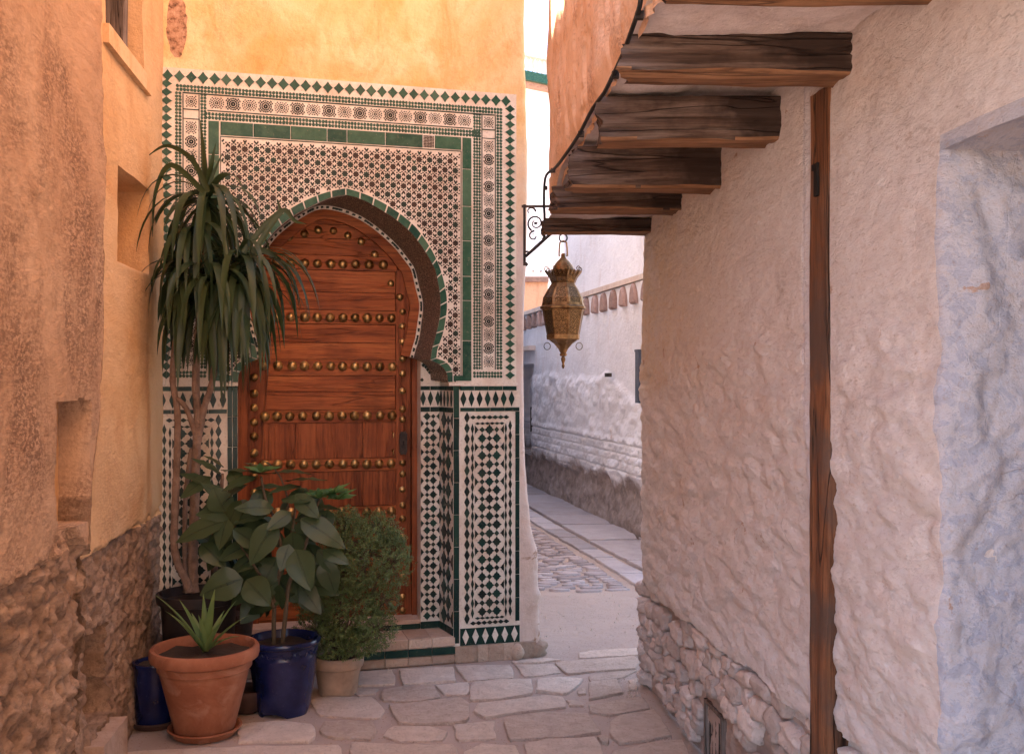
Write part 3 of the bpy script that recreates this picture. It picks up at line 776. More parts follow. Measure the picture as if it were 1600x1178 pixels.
# field behind all bands
m = MB(); m.box(-.03, L0 - .001, TY + .0, .02, IMP - .04, portal_t); m.box(R0 + .001, UR, TY, .02, IMP - .04, portal_t); m.box(L0, R0, TY, .02, T0 + .001, portal_t)
m.build('plaster_bed', M['cream'], ps)
# outer row of diamonds: top, right, left
n = 32; u = .02
for k in range(n): tile(ME_dia, 'diamond_tile', .012 + (1.742 - .012) * k / (n - 1), 3.005, s=(.053 * rnd.uniform(.95, 1.03), 1, .062 * rnd.uniform(.95, 1.03)), tilt=.04)
n = 35
for k in range(n): 
    for uu in (1.765, .006): tile(ME_dia, 'diamond_tile', uu, 2.965 - (2.965 - 1.53) * k / (n - 1), s=(.056, 1, .0425), tilt=.04)
# narrow bands of small green pieces, and floral bands
def frieze(mb, u0, u1, v0, v1, cell):
    nu = max(1, round((u1 - u0) / cell)); nv = max(1, round((v1 - v0) / cell)); du = (u1 - u0) / nu; dv = (v1 - v0) / nv
    for i in range(nu):
        for j in range(nv):
            cx = u0 + (i + .5) * du; cz = v0 + (j + .5) * dv; k = 5 + (i + j) % 2; ph = rnd.random() * 6
            ngon(mb, [(cx + du * .57 * math.cos(ph + 6.283 * q / k) * rnd.uniform(.8, 1.08), cz + dv * .57 * math.sin(ph + 6.283 * q / k) * rnd.uniform(.8, 1.08)) for q in range(k)])
gb = MB()
frieze(gb, .05, 1.722, 2.931, 2.966, .0165)
frieze(gb, .185, 1.600, 2.800, 2.838, .0165)
for a, b in ((.046, .078), (1.688, 1.722)): frieze(gb, a, b, 1.56, 2.93, .0165)
for a, b in ((.166, .196), (1.560, 1.603)): frieze(gb, a, b, 1.56, 2.93, .0165)
frieze(gb, 1.56, 1.722, 1.515, 1.55, .0165); frieze(gb, .046, .196, 1.515, 1.55, .0165)
gb.build('green_frieze', M['smallgreen'], ps, kind='stuff')
lb = MB()
def thin(u0, u1, v0, v1): lb.box(u0, u1, TY - .0025, TY, v0, v1)
thin(.082, 1.685, 2.922, 2.928); thin(.20, 1.556, 2.8425, 2.8475); thin(.082, .087, 1.56, 2.92); thin(.158, .1625, 1.56, 2.92)
thin(1.606, 1.611, 1.56, 2.92); thin(1.680, 1.685, 1.56, 2.92); thin(1.611, 1.68, 2.842, 2.847); thin(.087, .158, 2.842, 2.847)
thin(1.611, 1.68, 2.796, 2.80); thin(.087, .158, 2.796, 2.80); thin(L0, L0 + .003, 1.50, T0); thin(R0 - .004, R0, 1.50, T0); thin(L0, R0, T0 - .004, T0)
lb.build('border_line', M['darkgreen'], ps)
fb = MB()
def floral(u0, u1, v0, v1, horiz):
    a0, a1 = (u0, u1) if horiz else (v0, v1); wd = (v1 - v0) if horiz else (u1 - u0); mid = (v0 + v1) / 2 if horiz else (u0 + u1) / 2
    n = round((a1 - a0) / (wd * 1.12)); st = (a1 - a0) / n
    for k in range(n):
        c = a0 + (k + .5) * st; cx, cz = (c, mid) if horiz else (mid, c); big = k % 2
        for ring, (r0, r1, nn, w_) in enumerate([(.002, .0125, 8, .0058), (.0130, .0225, 12, .0054), (.0225, .0318, 16, .0052), (.032, .041, 20, .0048)] if big else [(.002, .0095, 6, .0046), (.0110, .0188, 10, .0044), (.0200, .0278, 14, .0044), (.029, .0368, 18, .0042)]):
            for q in range(nn):
                kt = kite(cx, cz, 6.283 * (q + .5 * (ring % 2)) / nn, r0, r1, w_ * (1.45 if big else 1.2) * rnd.uniform(.8, 1.1))
                if all(u0 + .003 < p[0] < u1 - .003 and v0 + .003 < p[1] < v1 - .003 for p in kt) and all(abs((p[0] if horiz else p[1]) - c) < st / 2 for p in kt): ngon(fb, kt)
floral(.205, 1.552, 2.850, 2.920, True); floral(1.613, 1.679, 1.565, 2.793, False); floral(.090, .156, 1.565, 2.793, False)
floral(1.613, 1.679, 2.850, 2.918, True); floral(.090, .156, 2.850, 2.918, True)
fb.build('floral_mosaic', M['black'], ps, kind='stuff')
# green tile course round the spandrel
u = L0; widths = [.165, .19, .19, .105, .205, .205, .065, .15]; sc_ = (R0 - L0) / sum(widths)
for k, w_ in enumerate(widths):
    w_ *= sc_
    if k != 6: bar('green', u, u + w_, T0 + .004, T0 + .074)
    else:
        b_ = MB(); frieze(b_, u + .003, u + w_ - .003, T0 + .007, T0 + .071, .008); b_.build('repair_mosaic', M['brownbit'], ps, kind='stuff')
    u += w_
for a, b in ((.203, .257), (R0 + .004, 1.552)):
    v = T0 + .074
    for k, h_ in enumerate([.17, .20, .185, .19, .13, .215, .20]):
        h_ *= (T0 + .074 - 1.515) / 1.29; bar('green', a, b, v - h_, v); v -= h_
for a, b in ((.32, R0 + .056), ): pass
bar('green', lobeO[-1][0] + .004, 1.552, IMP - .0 + .006, IMP + .037); bar('green', .203, 2 * uc - lobeO[-1][0] - .004, IMP + .006, IMP + .037)

# ---- dado panels
hg = [(-.5, .5), (-.20, 0), (-.5, -.5), (.5, -.5), (.20, 0), (.5, .5)]
leafd = [(0, .5), (.3, .16), (.42, 0), (.3, -.16), (0, -.5), (-.3, -.16), (-.42, 0), (-.3, .16)]
ME_loz = tmesh('tall_diamond_tile', [(0, .5), (.46, .04), (.46, -.04), (0, -.5), (-.46, -.04), (-.46, .04)], M['darkgreen'])
ser = []
for k in range(16):
    a = 2 * math.pi * k / 16; q = (abs(math.cos(a)) + abs(math.sin(a))); r_ = .5 / q * (1.10 if k % 2 == 0 else .93); ser.append((r_ * math.cos(a), r_ * math.sin(a)))
ME_star = tmesh('star_tile', ser, M['darkgreen']); ME_star2 = tmesh('star_tile', ser, M['black'])
ME_sd = tmesh('small_diamond_tile', [(.5, 0), (0, .5), (-.5, 0), (0, -.5)], M['black'])
ME_len = tmesh('scalloped_tile', leafd, M['black'])
ME_tri = tmesh('cream_diamond_tile', [(.5, 0), (0, .5), (-.5, 0), (0, -.5)], M['cream'])
ME_hs = tmesh('half_star_tile', [p for p in ser if p[0] > -.01], M['black'])
class Frame:
    """a flat tile field: origin (u0,y0) going along angle a, width w"""
    def __init__(s, x0, y0, x1, y1): s.x0, s.y0 = x0, y0; s.w = math.hypot(x1 - x0, y1 - y0); s.a = math.atan2(y1 - y0, x1 - x0); s.c, s.s = math.cos(s.a), math.sin(s.a)
    def put(s, me, name, t, v, sx, sz, lift=.001):
        link(name, me, ps, (s.x0 + s.c * t + s.s * lift, s.y0 + s.s * t - s.c * lift, v), (0, rnd.uniform(-.012, .012), s.a), (sx, 1, sz))
    def bar(s, kind, t0, t1, v0, v1, gap=.002): s.put(ME_sq[kind], 'rectangular_tile', (t0 + t1) / 2, (v0 + v1) / 2, abs(t1 - t0) - gap, abs(v1 - v0) - gap)
def bars_h(F, kind, t0, t1, v0, v1, n):
    for k in range(n): F.bar(kind, t0 + (t1 - t0) * k / n, t0 + (t1 - t0) * (k + 1) / n, v0, v1)
def bars_v(F, kind, t0, t1, v0, v1, n):
    for k in range(n): F.bar(kind, t0, t1, v0 + (v1 - v0) * k / n, v0 + (v1 - v0) * (k + 1) / n)
def stars(F, t0, t1, v0, v1, ncol, first=0):
    """checkerboard of serrated stars and small diamonds, half pieces at the sides"""
    pt = (t1 - t0) / ncol; nr = round((v1 - v0) / (pt * 1.14)); pv = (v1 - v0) / nr
    for j in range(nr):
        v = v0 + (j + .5) * pv
        for i in range(ncol + 1):
            t = t0 + i * pt; big = (i + j + first) % 2 == 0
            if i in (0, ncol):
                if big:
                    link('half_star_tile', ME_hs, ps, (F.x0 + F.c * t + F.s * .001, F.y0 + F.s * t - F.c * .001, v), (0, 0 if i == 0 else math.pi, F.a), (pt * 1.0, 1, pv * 1.0)) if i == 0 else \
                    link('half_star_tile', ME_hs, ps, (F.x0 + F.c * t + F.s * .001, F.y0 + F.s * t - F.c * .001, v), (0, math.pi, F.a), (pt * 1.0, 1, pv * 1.0))
                continue
            if big: F.put(ME_star if rnd.random() < .5 else ME_star2, 'star_tile', t, v, pt * 1.25 * rnd.uniform(.93, 1.04), pv * 1.16)
            else: F.put(ME_sd, 'small_diamond_tile', t, v, pt * .74 * rnd.uniform(.9, 1.1), pv * .68)
def chain_v(F, t, w_, v0, v1, n):
    for k in range(n): F.put(ME_len, 'scalloped_tile', t, v0 + (v1 - v0) * (k + .5) / n, w_ * 1.5, (v1 - v0) / n * 1.10)
def chain_h(F, t0, t1, v, h_, n):
    for k in range(n):
        tt = t0 + (t1 - t0) * (k + .5) / n
        link('scalloped_tile', ME_len, ps, (F.x0 + F.c * tt + F.s * .001, F.y0 + F.s * tt - F.c * .001, v), (0, math.pi / 2, F.a), (h_ * 1.5, 1, (t1 - t0) / n * 1.1))
def pier(F, t0, t1, flip=False):
    """framed dado panel between t0 (inner edge) and t1 (outer)"""
    def T(a): return t0 + (t1 - t0) * a if not flip else t1 - (t1 - t0) * a
    def B(k, a, b, v0, v1, n, hor=True):
        x, y_ = sorted((T(a), T(b))); (bars_h if hor else bars_v)(F, k, x, y_, v0, v1, n)
    B('darkgreen', 0, .95, 1.448, 1.472, 4)
    for k in range(7): F.put(ME_loz, 'tall_diamond_tile', T(.055 + .945 * k / 7), 1.404, .034, .084)
    B('darkgreen', 0, 1, 1.336, 1.358, 4)
    B('darkgreen', .925, 1.0, .205, 1.336, 9, False)
    chain_v(F, T(.115), .024, .205, 1.332, 20); chain_v(F, T(.205), .014, .235, 1.27, 20)
    chain_v(F, T(.765), .011, .235, 1.27, 20); chain_v(F, T(.84), .016, .235, 1.285, 20)
    x, y_ = sorted((T(.17), T(.82))); chain_h(F, x, y_, 1.305, .018, 7); chain_h(F, x, y_, .207, .018, 7)
    x, y_ = sorted((T(.25), T(.74))); chain_h(F, x, y_, 1.272, .012, 6); chain_h(F, x, y_, .232, .012, 6)
    x, y_ = sorted((T(.245), T(.735))); stars(F, x, y_, .243, 1.262, 4, 1)
    # foot frieze: dark ground with cream diamonds
    x, y_ = sorted((T(0), T(1))); m = MB(); w_ = (y_ - x)
    m.box(F.x0 + x, F.x0 + y_, TY - .0035, .015, .092, .182); m.build('foot_ground', M['darkgreen'], ps)
    for k in range(6): F.put(ME_tri, 'cream_diamond_tile', x + w_ * (k + .55) / 6.1, .137, .036, .083, .0045)
for q in ((ue, 1.822), (-.06, ULJ - .001)):
    m = MB(); m.box(q[0], q[1], TY, .02, .09, IMP - .04 + .001); m.build('dado_bed', M['cream'], ps)
for q in ((lobeO[-1][0] - .02, 1.806), (-.05, ULJ)):
    m = MB(); m.box(q[0], q[1], TY - .004, .02, 1.474, 1.490); m.build('impost_line', M['cream'], ps)
FR = Frame(0, TY, 2, TY)
pier(FR, ug + .003, 1.818); pier(FR, 2 * uc - 1.830, .294, True)
bars_v(FR, 'darkgreen', ue, ug - .001, .105, 1.472, 8); bars_v(FR, 'darkgreen', .296, .320, .105, 1.472, 9); bars_v(FR, 'darkgreen', .3205, ULJ - .001, .105, 1.472, 9)
for f0 in (Frame(uj0, JD, uj1, JD),):
    w_ = f0.w
    bars_h(f0, 'darkgreen', 0, w_, 1.448, 1.472, 2)
    for k in range(3): f0.put(ME_loz, 'tall_diamond_tile', w_ * (k + .1) / 2.6 + .01, 1.404, .032, .084)
    bars_h(f0, 'darkgreen', 0, w_, 1.330, 1.358, 2)
    stars(f0, 0.002, w_ - .002, .195, 1.325, 3, 1)
    bars_h(f0, 'darkgreen', 0, w_, .145, .185, 1)
    for k in range(14): f0.put(ME_sd, 'small_diamond_tile', w_ * ((k * .37) % 1) * .9 + .008, 1.505 + .10 * ((k * .618) % 1), .020, .024)
for (x0, y0, x1, y1) in ((uj1, JD, ue, TY),):
    f0 = Frame(x0, y0, x1, y1); w_ = f0.w
    bars_h(f0, 'darkgreen', 0, w_, 1.448, 1.472, 2)
    for k in range(4): f0.put(ME_loz, 'tall_diamond_tile', w_ * (k + .5) / 4, 1.404, .030, .084)
    bars_h(f0, 'darkgreen', 0, w_, 1.330, 1.358, 2); stars(f0, 0.006, w_ - .006, .195, 1.325, 3, 1); bars_h(f0, 'darkgreen', 0, w_, .145, .185, 2)

# ---- inner arch: chequered strip, wooden casing, door
def inset(h, d):
    out = []
    for i in range(len(h)):
        a = Vector(h[max(i - 1, 0)]); b = Vector(h[min(i + 1, len(h) - 1)]); t = (b - a).normalized(); nrm = Vector((-t.y, t.x))
        q = Vector(h[i]) + nrm * d; out.append((q.x, q.y))
    return out
ck_in = inset(B_, .020)
m = MB(); m2 = MB()
for k in range(len(B_) - 1):
    m.prism([B_[k], B_[k + 1], ck_in[k + 1], ck_in[k]], .292, .34)
    if k % 2 == 0 or k % 5 == 0: m2.prism([((B_[k][0] * .8 + ck_in[k][0] * .2), (B_[k][1] * .8 + ck_in[k][1] * .2)), ((B_[k + 1][0] * .8 + ck_in[k + 1][0] * .2), (B_[k + 1][1] * .8 + ck_in[k + 1][1] * .2)), ((B_[k + 1][0] * .15 + ck_in[k + 1][0] * .85), (B_[k + 1][1] * .15 + ck_in[k + 1][1] * .85)), ((B_[k][0] * .3 + ck_in[k][0] * .7), (B_[k][1] * .3 + ck_in[k][1] * .7))], .289, .30)
m.build('strip_ground', M['cream'], ps); m2.build('chequer_strip', M['black'], ps, kind='stuff')
door = empty('door'); door.parent = house
DY = .335
uf = W(643.5, 800, .31)[0]     # inner edge of the casing
cas_in = inset(ck_in, .052)
ufl = W(386, 800, .31)[0]
def clampu(p): return (min(max(p[0], ufl), uf), p[1])
cas_in2 = [clampu(p) for p in cas_in]
m = MB()
for k in range(len(B_) - 1): m.prism([ck_in[k], ck_in[k + 1], cas_in2[k + 1], cas_in2[k]], .302, .40)
uo = uj0 + .012
m.build('arched_casing', M['door_h'], door)
for x0, x1, x2 in ((uf, uo + .03, uf + .012), (ufl, ULJ - .01, ufl - .012)):
    m = MB(); m.box(min(x0, x1), max(x0, x1), .305, .40, .17, cas_in2[0][1] + .01); m.box(min(x0, x2), max(x0, x2), .318, .40, .17, cas_in2[0][1] + .005)
    m.build('door_post', M['door_v'], door)
arch_poly = [(uf + .004, .19)] + cas_in2 + [(ufl + .004, .19)]
m = MB(); m.box(ufl - .02, uf + .02, DY + .02, DY + .06, .18, 2.5); m.build('door_backing', M['door_v'], door)
def clip(poly, x0, x1, z0, z1):
    def cut(P_, ins, inter):
        out = []
        for i in range(len(P_)):
            a, b = P_[i - 1], P_[i]
            if ins(b):
                if not ins(a): out.append(inter(a, b))
                out.append(b)
            elif ins(a): out.append(inter(a, b))
        return out
    def ix(c): return lambda a, b: (c, a[1] + (b[1] - a[1]) * (c - a[0]) / (b[0] - a[0]))
    def iz(c): return lambda a, b: (a[0] + (b[0] - a[0]) * (c - a[1]) / (b[1] - a[1]), c)
    for ins, it in ((lambda p: p[0] >= x0, ix(x0)), (lambda p: p[0] <= x1, ix(x1)), (lambda p: p[1] >= z0, iz(z0)), (lambda p: p[1] <= z1, iz(z1))):
        poly = cut(poly, ins, it)
        if not poly: return poly
    return poly
def dv(py): return W(540, py, DY)[1]
def du(px): return W(px, 700, DY)[0]
def plank(x0, x1, py1, py0, mat, y=DY, name='plank'):
    q = clip(arch_poly, du(x0) + .0015, du(x1) - .0015, dv(py0) + .0018, dv(py1) - .0018)
    if len(q) < 3: return
    qq = [q[0]]
    for p in q[1:]:
        if math.hypot(p[0] - qq[-1][0], p[1] - qq[-1][1]) > 1e-4: qq.append(p)
    cx = sum(p[0] for p in qq) / len(qq); cz = sum(p[1] for p in qq) / len(qq)
    m = MB(); m.prism([(p[0] - cx, p[1] - cz) for p in qq], 0, .03); m.build(name, M[mat], door, loc=(cx, y + rnd.uniform(-.0015, .0015), cz))
for a, b in ((320, 352), (352, 374), (374, 400), (423, 457), (457, 485), (507, 536), (536, 562), (587, 612), (612, 640)): plank(405, 618, a, b, 'door_h')
for a, b in ((400, 423), (485, 507), (562, 587), (640, 660), (716, 736), (791, 811), (868, 888), (940, 962)): plank(405, 620, a, b, 'door_h', DY - .006, 'rail')
for a, b, c in ((660, 716, (403, 461, 567, 620)), (736, 791, (403, 470, 567, 620)), (811, 868, (403, 450, 520, 570, 620)), (888, 940, (403, 480, 560, 620))):
    for x, y in zip(c, c[1:]): plank(x, y, a, b, 'door_v')
plank(618, 646, 420, 966, 'door_v', DY - .010, 'stile'); plank(380, 405, 420, 966, 'door_v', DY - .010, 'stile')
plank(405, 618, 962, 968, 'door_h')
# brass studs
prof = [(.0, .62), (.30, .58), (.62, .44), (.86, .24), (.98, .06), (1.06, .02), (1.08, -.04)]
m = MB(); m.lathe([(a, b) for a, b in reversed(prof)], 18, cap=False); m.v = [(v[0], -v[2], v[1]) for v in m.v]
ME_stud = m.mesh('stud', M['brass'], True, 80)
def stud(px, py, r=.0245):
    u, v = W(px, py, DY - .012); ds = DY - (.011 if 405 < px < 620 and (400 < py < 423 or 485 < py < 507 or 562 < py < 587 or 640 < py < 660 or 716 < py < 736 or 791 < py < 811) else .0) - (.011 if px >= 618 or px < 405 else 0)
    link('stud', ME_stud, door, (u, ds + .001, v), (rnd.uniform(-.08, .08), 0, rnd.uniform(-.08, .08)), r * rnd.uniform(.93, 1.04))
for x, y in ((436, 383), (452, 370), (475.7, 365), (498, 359), (521, 360), (544, 368), (565, 377), (586, 398), (611, 443), (624.8, 464), (421, 400)): stud(x, y, .022)
for x in (433, 455, 476, 496, 517, 536, 556, 577, 599): stud(x, 412 + (x - 500) * .02)
for x in (412, 433, 454, 476.6, 496, 516, 536, 555, 574, 593, 612): stud(x, 496 + (x - 500) * .01)
for x in (412, 434.4, 456.7, 476, 496.5, 517, 535.4, 554.7, 574, 593.7, 613): stud(x, 572 + (x - 500) * .01)
for x in (414, 433, 453, 473, 494.5, 514.6, 534.5, 554, 574, 594, 613): stud(x, 650 - (x - 500) * .01)
for x in (414, 434, 454, 474.6, 494, 515, 536, 554.7, 573.6, 592.6, 611): stud(x, 725.5 - (x - 500) * .01)
for x in (414, 434, 454, 474, 494, 514, 534, 553, 573, 592, 612): stud(x, 800 - (x - 500) * .01)
for x in (414, 434, 454, 474, 494, 514, 534, 553, 573, 592, 612): stud(x, 878 - (x - 500) * .01)
for y in (487.5, 510, 534, 560, 584, 611, 639, 655, 723, 740, 765, 789.5, 810, 838, 868, 900, 933, 954): stud(629, y, .019)
for y in (470, 500, 530, 560, 590, 615, 637, 660, 682, 708, 728, 744, 770, 800, 830): stud(397, y, .021)
# lock plate and pull
u0, v0 = W(629.5, 692, DY)
m = MB(); w_ = .021; h_ = .066
pl = [(-w_, -h_ * .8), (-w_ * .7, -h_ * .86), (-w_ * .7, -h_), (-w_ * .2, -h_ * .93), (w_ * .2, -h_ * .93), (w_ * .7, -h_), (w_ * .7, -h_ * .86), (w_, -h_ * .8), (w_, h_ * .8), (w_ * .7, h_ * .86), (w_ * .7, h_), (0, h_ * .93), (-w_ * .7, h_), (-w_ * .7, h_ * .86), (-w_, h_ * .8)]
m.prism(pl, -.008, .004); o = m.build('lock_plate', M['iron'], door, loc=(u0, DY - .012, v0))
m = MB(); m.prism([(-.004, -.012), (.004, -.012), (.003, .002), (.006, .008), (0, .014), (-.006, .008), (-.003, .002)], -.0095, -.006); m.build('keyhole', M['dark'], o)
for py in (676, 703):
    u1, v1 = W(613.5, py, DY); m = MB(); m.lathe([(.004, -.012), (.007, -.006), (.004, 0), (.006, .008), (.002, .016)], 10)
    m.v = [(v[0], -v[2] * 1. - .004, v[1]) for v in m.v]; m.tube([(0, -.012, 0), (.001, -.014, -.02), (-.002, -.012, -.028)], [.003, .0035, .0015], 6)
    m.build('pull', M['brass'], door, True, loc=(u1, DY - .012, v1))

# ---- threshold and step
st = empty('doorstep'); st.parent = house
m = MB(); m.box(.05, ue + .06, .0, .30, 0, ZS - .004); m.box(ULJ, uj0, JD + .01, .45, ZS - .004, .175); m.build('step_core', M['basestone'], st)
m = MB(); m.box(ULJ + .002, uj0 - .002, JD - .01, .34, .178, .200); m.build('sill_stone', M['steptile'], st)
k = 0; u = .20
while u < ue:
    w_ = min(.115 + .02 * rnd.random(), ue + .02 - u)
    if w_ < .02: break
    bar('steptile', u, u + w_, .094, ZS - .001, -.008, 'step_tile', parent=st)
    m = MB(); m.box(-w_ / 2 + .0015, w_ / 2 - .0015, -.010, .20, -.006, 0); m.build('tread_tile', M['steptile'], st, loc=(u + w_ / 2, 0, ZS + .002 + rnd.uniform(0, .0015)), rot=(0, rnd.uniform(-.004, .004), 0))
    bar('darkgreen', u, u + w_, .052, .092, -.012, 'step_tile', parent=st)
    bar('steptile', u, u + w_, .004, .050, -.004, 'step_tile', parent=st)
    u += w_
u = ULJ + .01
while u < uj0 - .03:
    w_ = min(.16, uj0 - u); bar('darkgreen', u, u + w_, ZS + .003, .176, JD + .006, 'step_tile', parent=st); u += w_
# rough stone foot under the pier
for k in range(7):
    w_ = .07 + .03 * rnd.random(); uu = 1.50 + k * .062
    m = MB(); pts = [(-w_ / 2, -.05), (w_ / 2, -.05), (w_ / 2 * .95, .044), (-w_ / 2 * .97, .045)]
    m.prism(pts, -.02, .05, bev=.08); m.build('foot_stone', M['basestone'], house, loc=(uu, .006 + rnd.uniform(-.008, .004), .047), rot=(0, rnd.uniform(-.03, .03), 0))
me_ = bmesh.new(); bmesh.ops.create_icosphere(me_, subdivisions=3, radius=1)
for v in me_.verts:
    d = float(fbm(v.co.x * 1.3 + 5, v.co.y * 1.3 + v.co.z * 1.9, 1.2, 4, 9)); v.co *= 1 + d * .4
mm = bpy.data.meshes.new('foot_stone'); me_.to_mesh(mm); me_.free(); mm.materials.append(M['basestone']); mm.polygons.foreach_set('use_smooth', [True] * len(mm.polygons))
link('foot_stone', mm, house, (1.905, .06, .03), (0, 0, .3), (.085, .09, .07)); link('foot_stone', mm, house, (1.80, .0, .03), (0, 1, 2), (.06, .035, .05))
link('foot_stone', mm, house, (1.96, .12, .0), (1, 0, .3), (.045, .05, .03))
# ================================================================ LEFT: two houses along the lane
# local x runs away from the camera, local -y faces the lane
AL = math.atan2(1, -.125)
LN = math.hypot(1, .125)
def SL(D): return D * LN           # distance along the wall for a given depth
def left_wall(name, parent, s0, s1, z1, res, disp, mat, hole=None, endfn=None, ret=0.):
    ss = np.arange(SL(s0), SL(s1) + res / 2, res); zs = np.arange(0, z1, res)
    S, Zz = np.meshgrid(ss, zs, indexing='ij')
    d = disp(S / LN, Zz)
    if endfn is not None:
        E = endfn(zs)[None, :] * LN; S = np.minimum(S, E + 0 * S)
    P = np.stack([S, -d, Zz], -1)
    if ret:
        e = P[-1:].copy(); k = int(ret / .03)
        for j in range(1, k):
            q = e.copy(); q[..., 1] = e[..., 1] + j * .03; P = np.concatenate([P, q], 0)
    return link(name, gridmesh(name, P, mat, None, 55), parent)
# -- nearer one: rough pinkish render, rubble showing below
n1 = empty('house', (-.99, 0, 0), AL, 'nearest house on the left with stained pinkish render over lumpy rubble', 'house')
def rubble(s, z, seed, f=9.):
    a, b = worley(s * 1.0 + fbm(s, z, 3, 2, seed + 5) * .15, z * 1.15, f, seed)
    lump = sstep(.75, .1, a)
    a2, _ = worley(s, z, f * 2.3, seed + 3)
    return lump * .019 + sstep(.7, .1, a2) * .012 + fbm(s, z, 3, 3, seed) * .03 + fbm(s, z, 30, 3, seed + 2, .65) * .020 - sstep(.5, .15, worley(s + 9, z, f * 1.6, seed + 8)[0]) * .016
def box_in(s, z, a, b, c, d, e=.012): return sstep(a - e, a, s) * sstep(b + e, b, s) * sstep(c - e, c, z) * sstep(d + e, d, z)
def d_near(s, z):
    hb = .965 + .03 * fbm(s, z * 0, 6, 4, 41) - .05 * sstep(3.25, 3.45, s) + .08 * sstep(3.0, 3.15, s) * sstep(3.5, 3.3, s)
    up = sstep(hb - .006, hb + .006, z + fbm(s, z, 14, 3, 46) * .03)
    pl = fbm(s, z, 1.6, 4, 42) * .022 + fbm(s, z, 11, 4, 43) * .006 + fbm(s, z, 60, 2, 44) * .0022
    rb = rubble(s, z, 45) - .045
    d = up * pl + (1 - up) * rb
    nm = box_in(s + fbm(z, s, 12, 3, 50) * .012, z + fbm(s, z, 12, 2, 52) * .012, 3.13, 3.445, 1.04, 1.425)
    return d - nm * (.30 + fbm(s, z, 9, 3, 51) * .05)
def near_end(z): return 3.60 - .16 * sstep(1.7, 1.0, z) - .06 * sstep(.9, .4, z) + fbm(z, z * 0, 7, 4, 60) * .03 + (z < .93) * fbm(z, z * 0 + 3, 9, 3, 61) * .05
M['nearwall'] = None
def two_mat(name, top, low, hexpr_scale, h0, amp, locx=None):
    """render above a ragged line, bare rubble below it (object space)"""
    n = NB(name); oc = n.objc()
    def grab(src):
        """copy a material's colour into this one by rebuilding its nodes"""
    return n
def layered(name, cols_top, stain, cols_low, h0, amp, h_fall=None, streak=.7, stain_amt=.85, grain=95):
    n = NB(name); p = n.vec(n.pos, (1, .45, 1)); oc = n.objc(); b0, lt, dk_ = cols_top
    big = n.noise(p, 1.3, 6, .6, .6); c = n.mix(n.mask(big, .35, .62), b0, lt)
    mid = n.noise(n.vec(p, (1, 1, .45), (3, 1, 5)), 4.2, 8, .65, .8); c = n.mix(n.math('MULTIPLY', n.mask(mid, .5, .72), .75), c, dk_)
    if stain:
        st = n.noise(n.vec(p, (1.3, 1.3, .62 * streak), (7, 2, 1)), 3.4, 9, .72, .5); gr = n.noise(p, grain, 3, .7)
        c = n.mix(n.math('MULTIPLY', n.math('MULTIPLY', n.mask(st, .44, .62), n.mask(gr, .38, .56)), stain_amt), c, stain)
    rb = n.ramp(n.noise(p, 10, 8, .7, .4), [(.3, cols_low[0]), (.5, cols_low[1]), (.7, cols_low[2])])
    rb = n.mix(n.math('MULTIPLY', n.mask(n.noise(p, 45, 6, .75), .5, .68), .6), rb, tuple(x * .45 for x in cols_low[0]))
    sep = n.t.nodes.new('ShaderNodeSeparateXYZ'); n.put(sep.inputs[0], oc)
    zz = n.math('ADD', sep.outputs[2], n.math('MULTIPLY', n.noise(oc, 7, 5, .6), amp))
    mk = n.math('LESS_THAN', zz, h0 + amp * .5)
    c = n.mix(mk, c, rb)
    h1 = n.noise(p, 14, 8, .62); h2 = n.noise(p, 130, 4, .65)
    nr = n.bump(h1, .6, .02); nr = n.bump(n.noise(p, 40, 7, .7), .7, .008, nr); nr = n.bump(h2, .9, .003, nr)
    return n.done(c, .93, nr, spec=.12)
RUB = [(.16, .10, .065), (.29, .19, .13), (.42, .295, .21)]
M['nearmat'] = layered('render_over_rubble', [(.44, .27, .165), (.52, .345, .225), (.38, .215, .125)], (.13, .07, .048), RUB, .955, .05, stain_amt=.75)
left_wall('wall', n1, 1.0, 3.62, 4.3, .0085, d_near, M['nearmat'], endfn=near_end, ret=.16)
m = MB(); m.box(SL(.98), SL(3.5), .02, 2.5, 4.25, 6.0); m.box(SL(1.0), SL(3.5), .5, 2.5, -.1, 4.25); m.build('upper_wall', M['pinkrough'], n1)
# -- farther one, set back 10 cm: ochre, window, square niche, slot
n2 = empty('house', (-1.089, 0, 0), AL, 'ochre house on the left with shuttered window and square niche beside the tall potted plant', 'house')
WS0, WS1, WZ = 3.97, 4.62, 2.80
def d_far(s, z):
    hb = .86 + .02 * fbm(s, z * 0, 6, 4, 71) + .02 * (s - 4)
    up = sstep(hb - .006, hb + .006, z)
    pl = fbm(s, z, 1.5, 4, 72) * .016 + fbm(s, z, 12, 4, 73) * .003
    rb = rubble(s, z, 75, 13) * .55 - .02 + .03 * sstep(.4, 0, z)
    d = up * pl + (1 - up) * rb
    d = d - box_in(s, z, 4.19, 4.72, 2.0, 2.362) * .3
    d = d - box_in(s, z, WS0 + .03, WS1, WZ + .05, 4.1) * .35
    sl = box_in(s + fbm(z, s, 14, 2, 77) * .02, z, 3.78, 4.03, .21, .535)
    a, _ = worley(s, z * 2.2, 7, 79)
    return d - sl * (.36 - .04 * sstep(.6, .2, a))
M['farmat'] = layered('ochre_over_rubble', [(.62, .35, .155), (.69, .45, .25), (.54, .28, .12)], (.36, .20, .11), RUB, .85, .03, streak=.5, stain_amt=.35)
left_wall('wall', n2, 3.3, 5.16, 4.4, .0085, d_far, M['farmat'])
m = MB(); m.box(SL(3.3), SL(6.0), .02, 2.2, 4.38, 5.8); m.box(SL(5.17), SL(6.0), .12, 1.5, 0, 4.4); m.box(SL(3.4), SL(5.17), .5, 2.2, -.1, 4.38); m.build('upper_wall', M['ochre2'], n2)
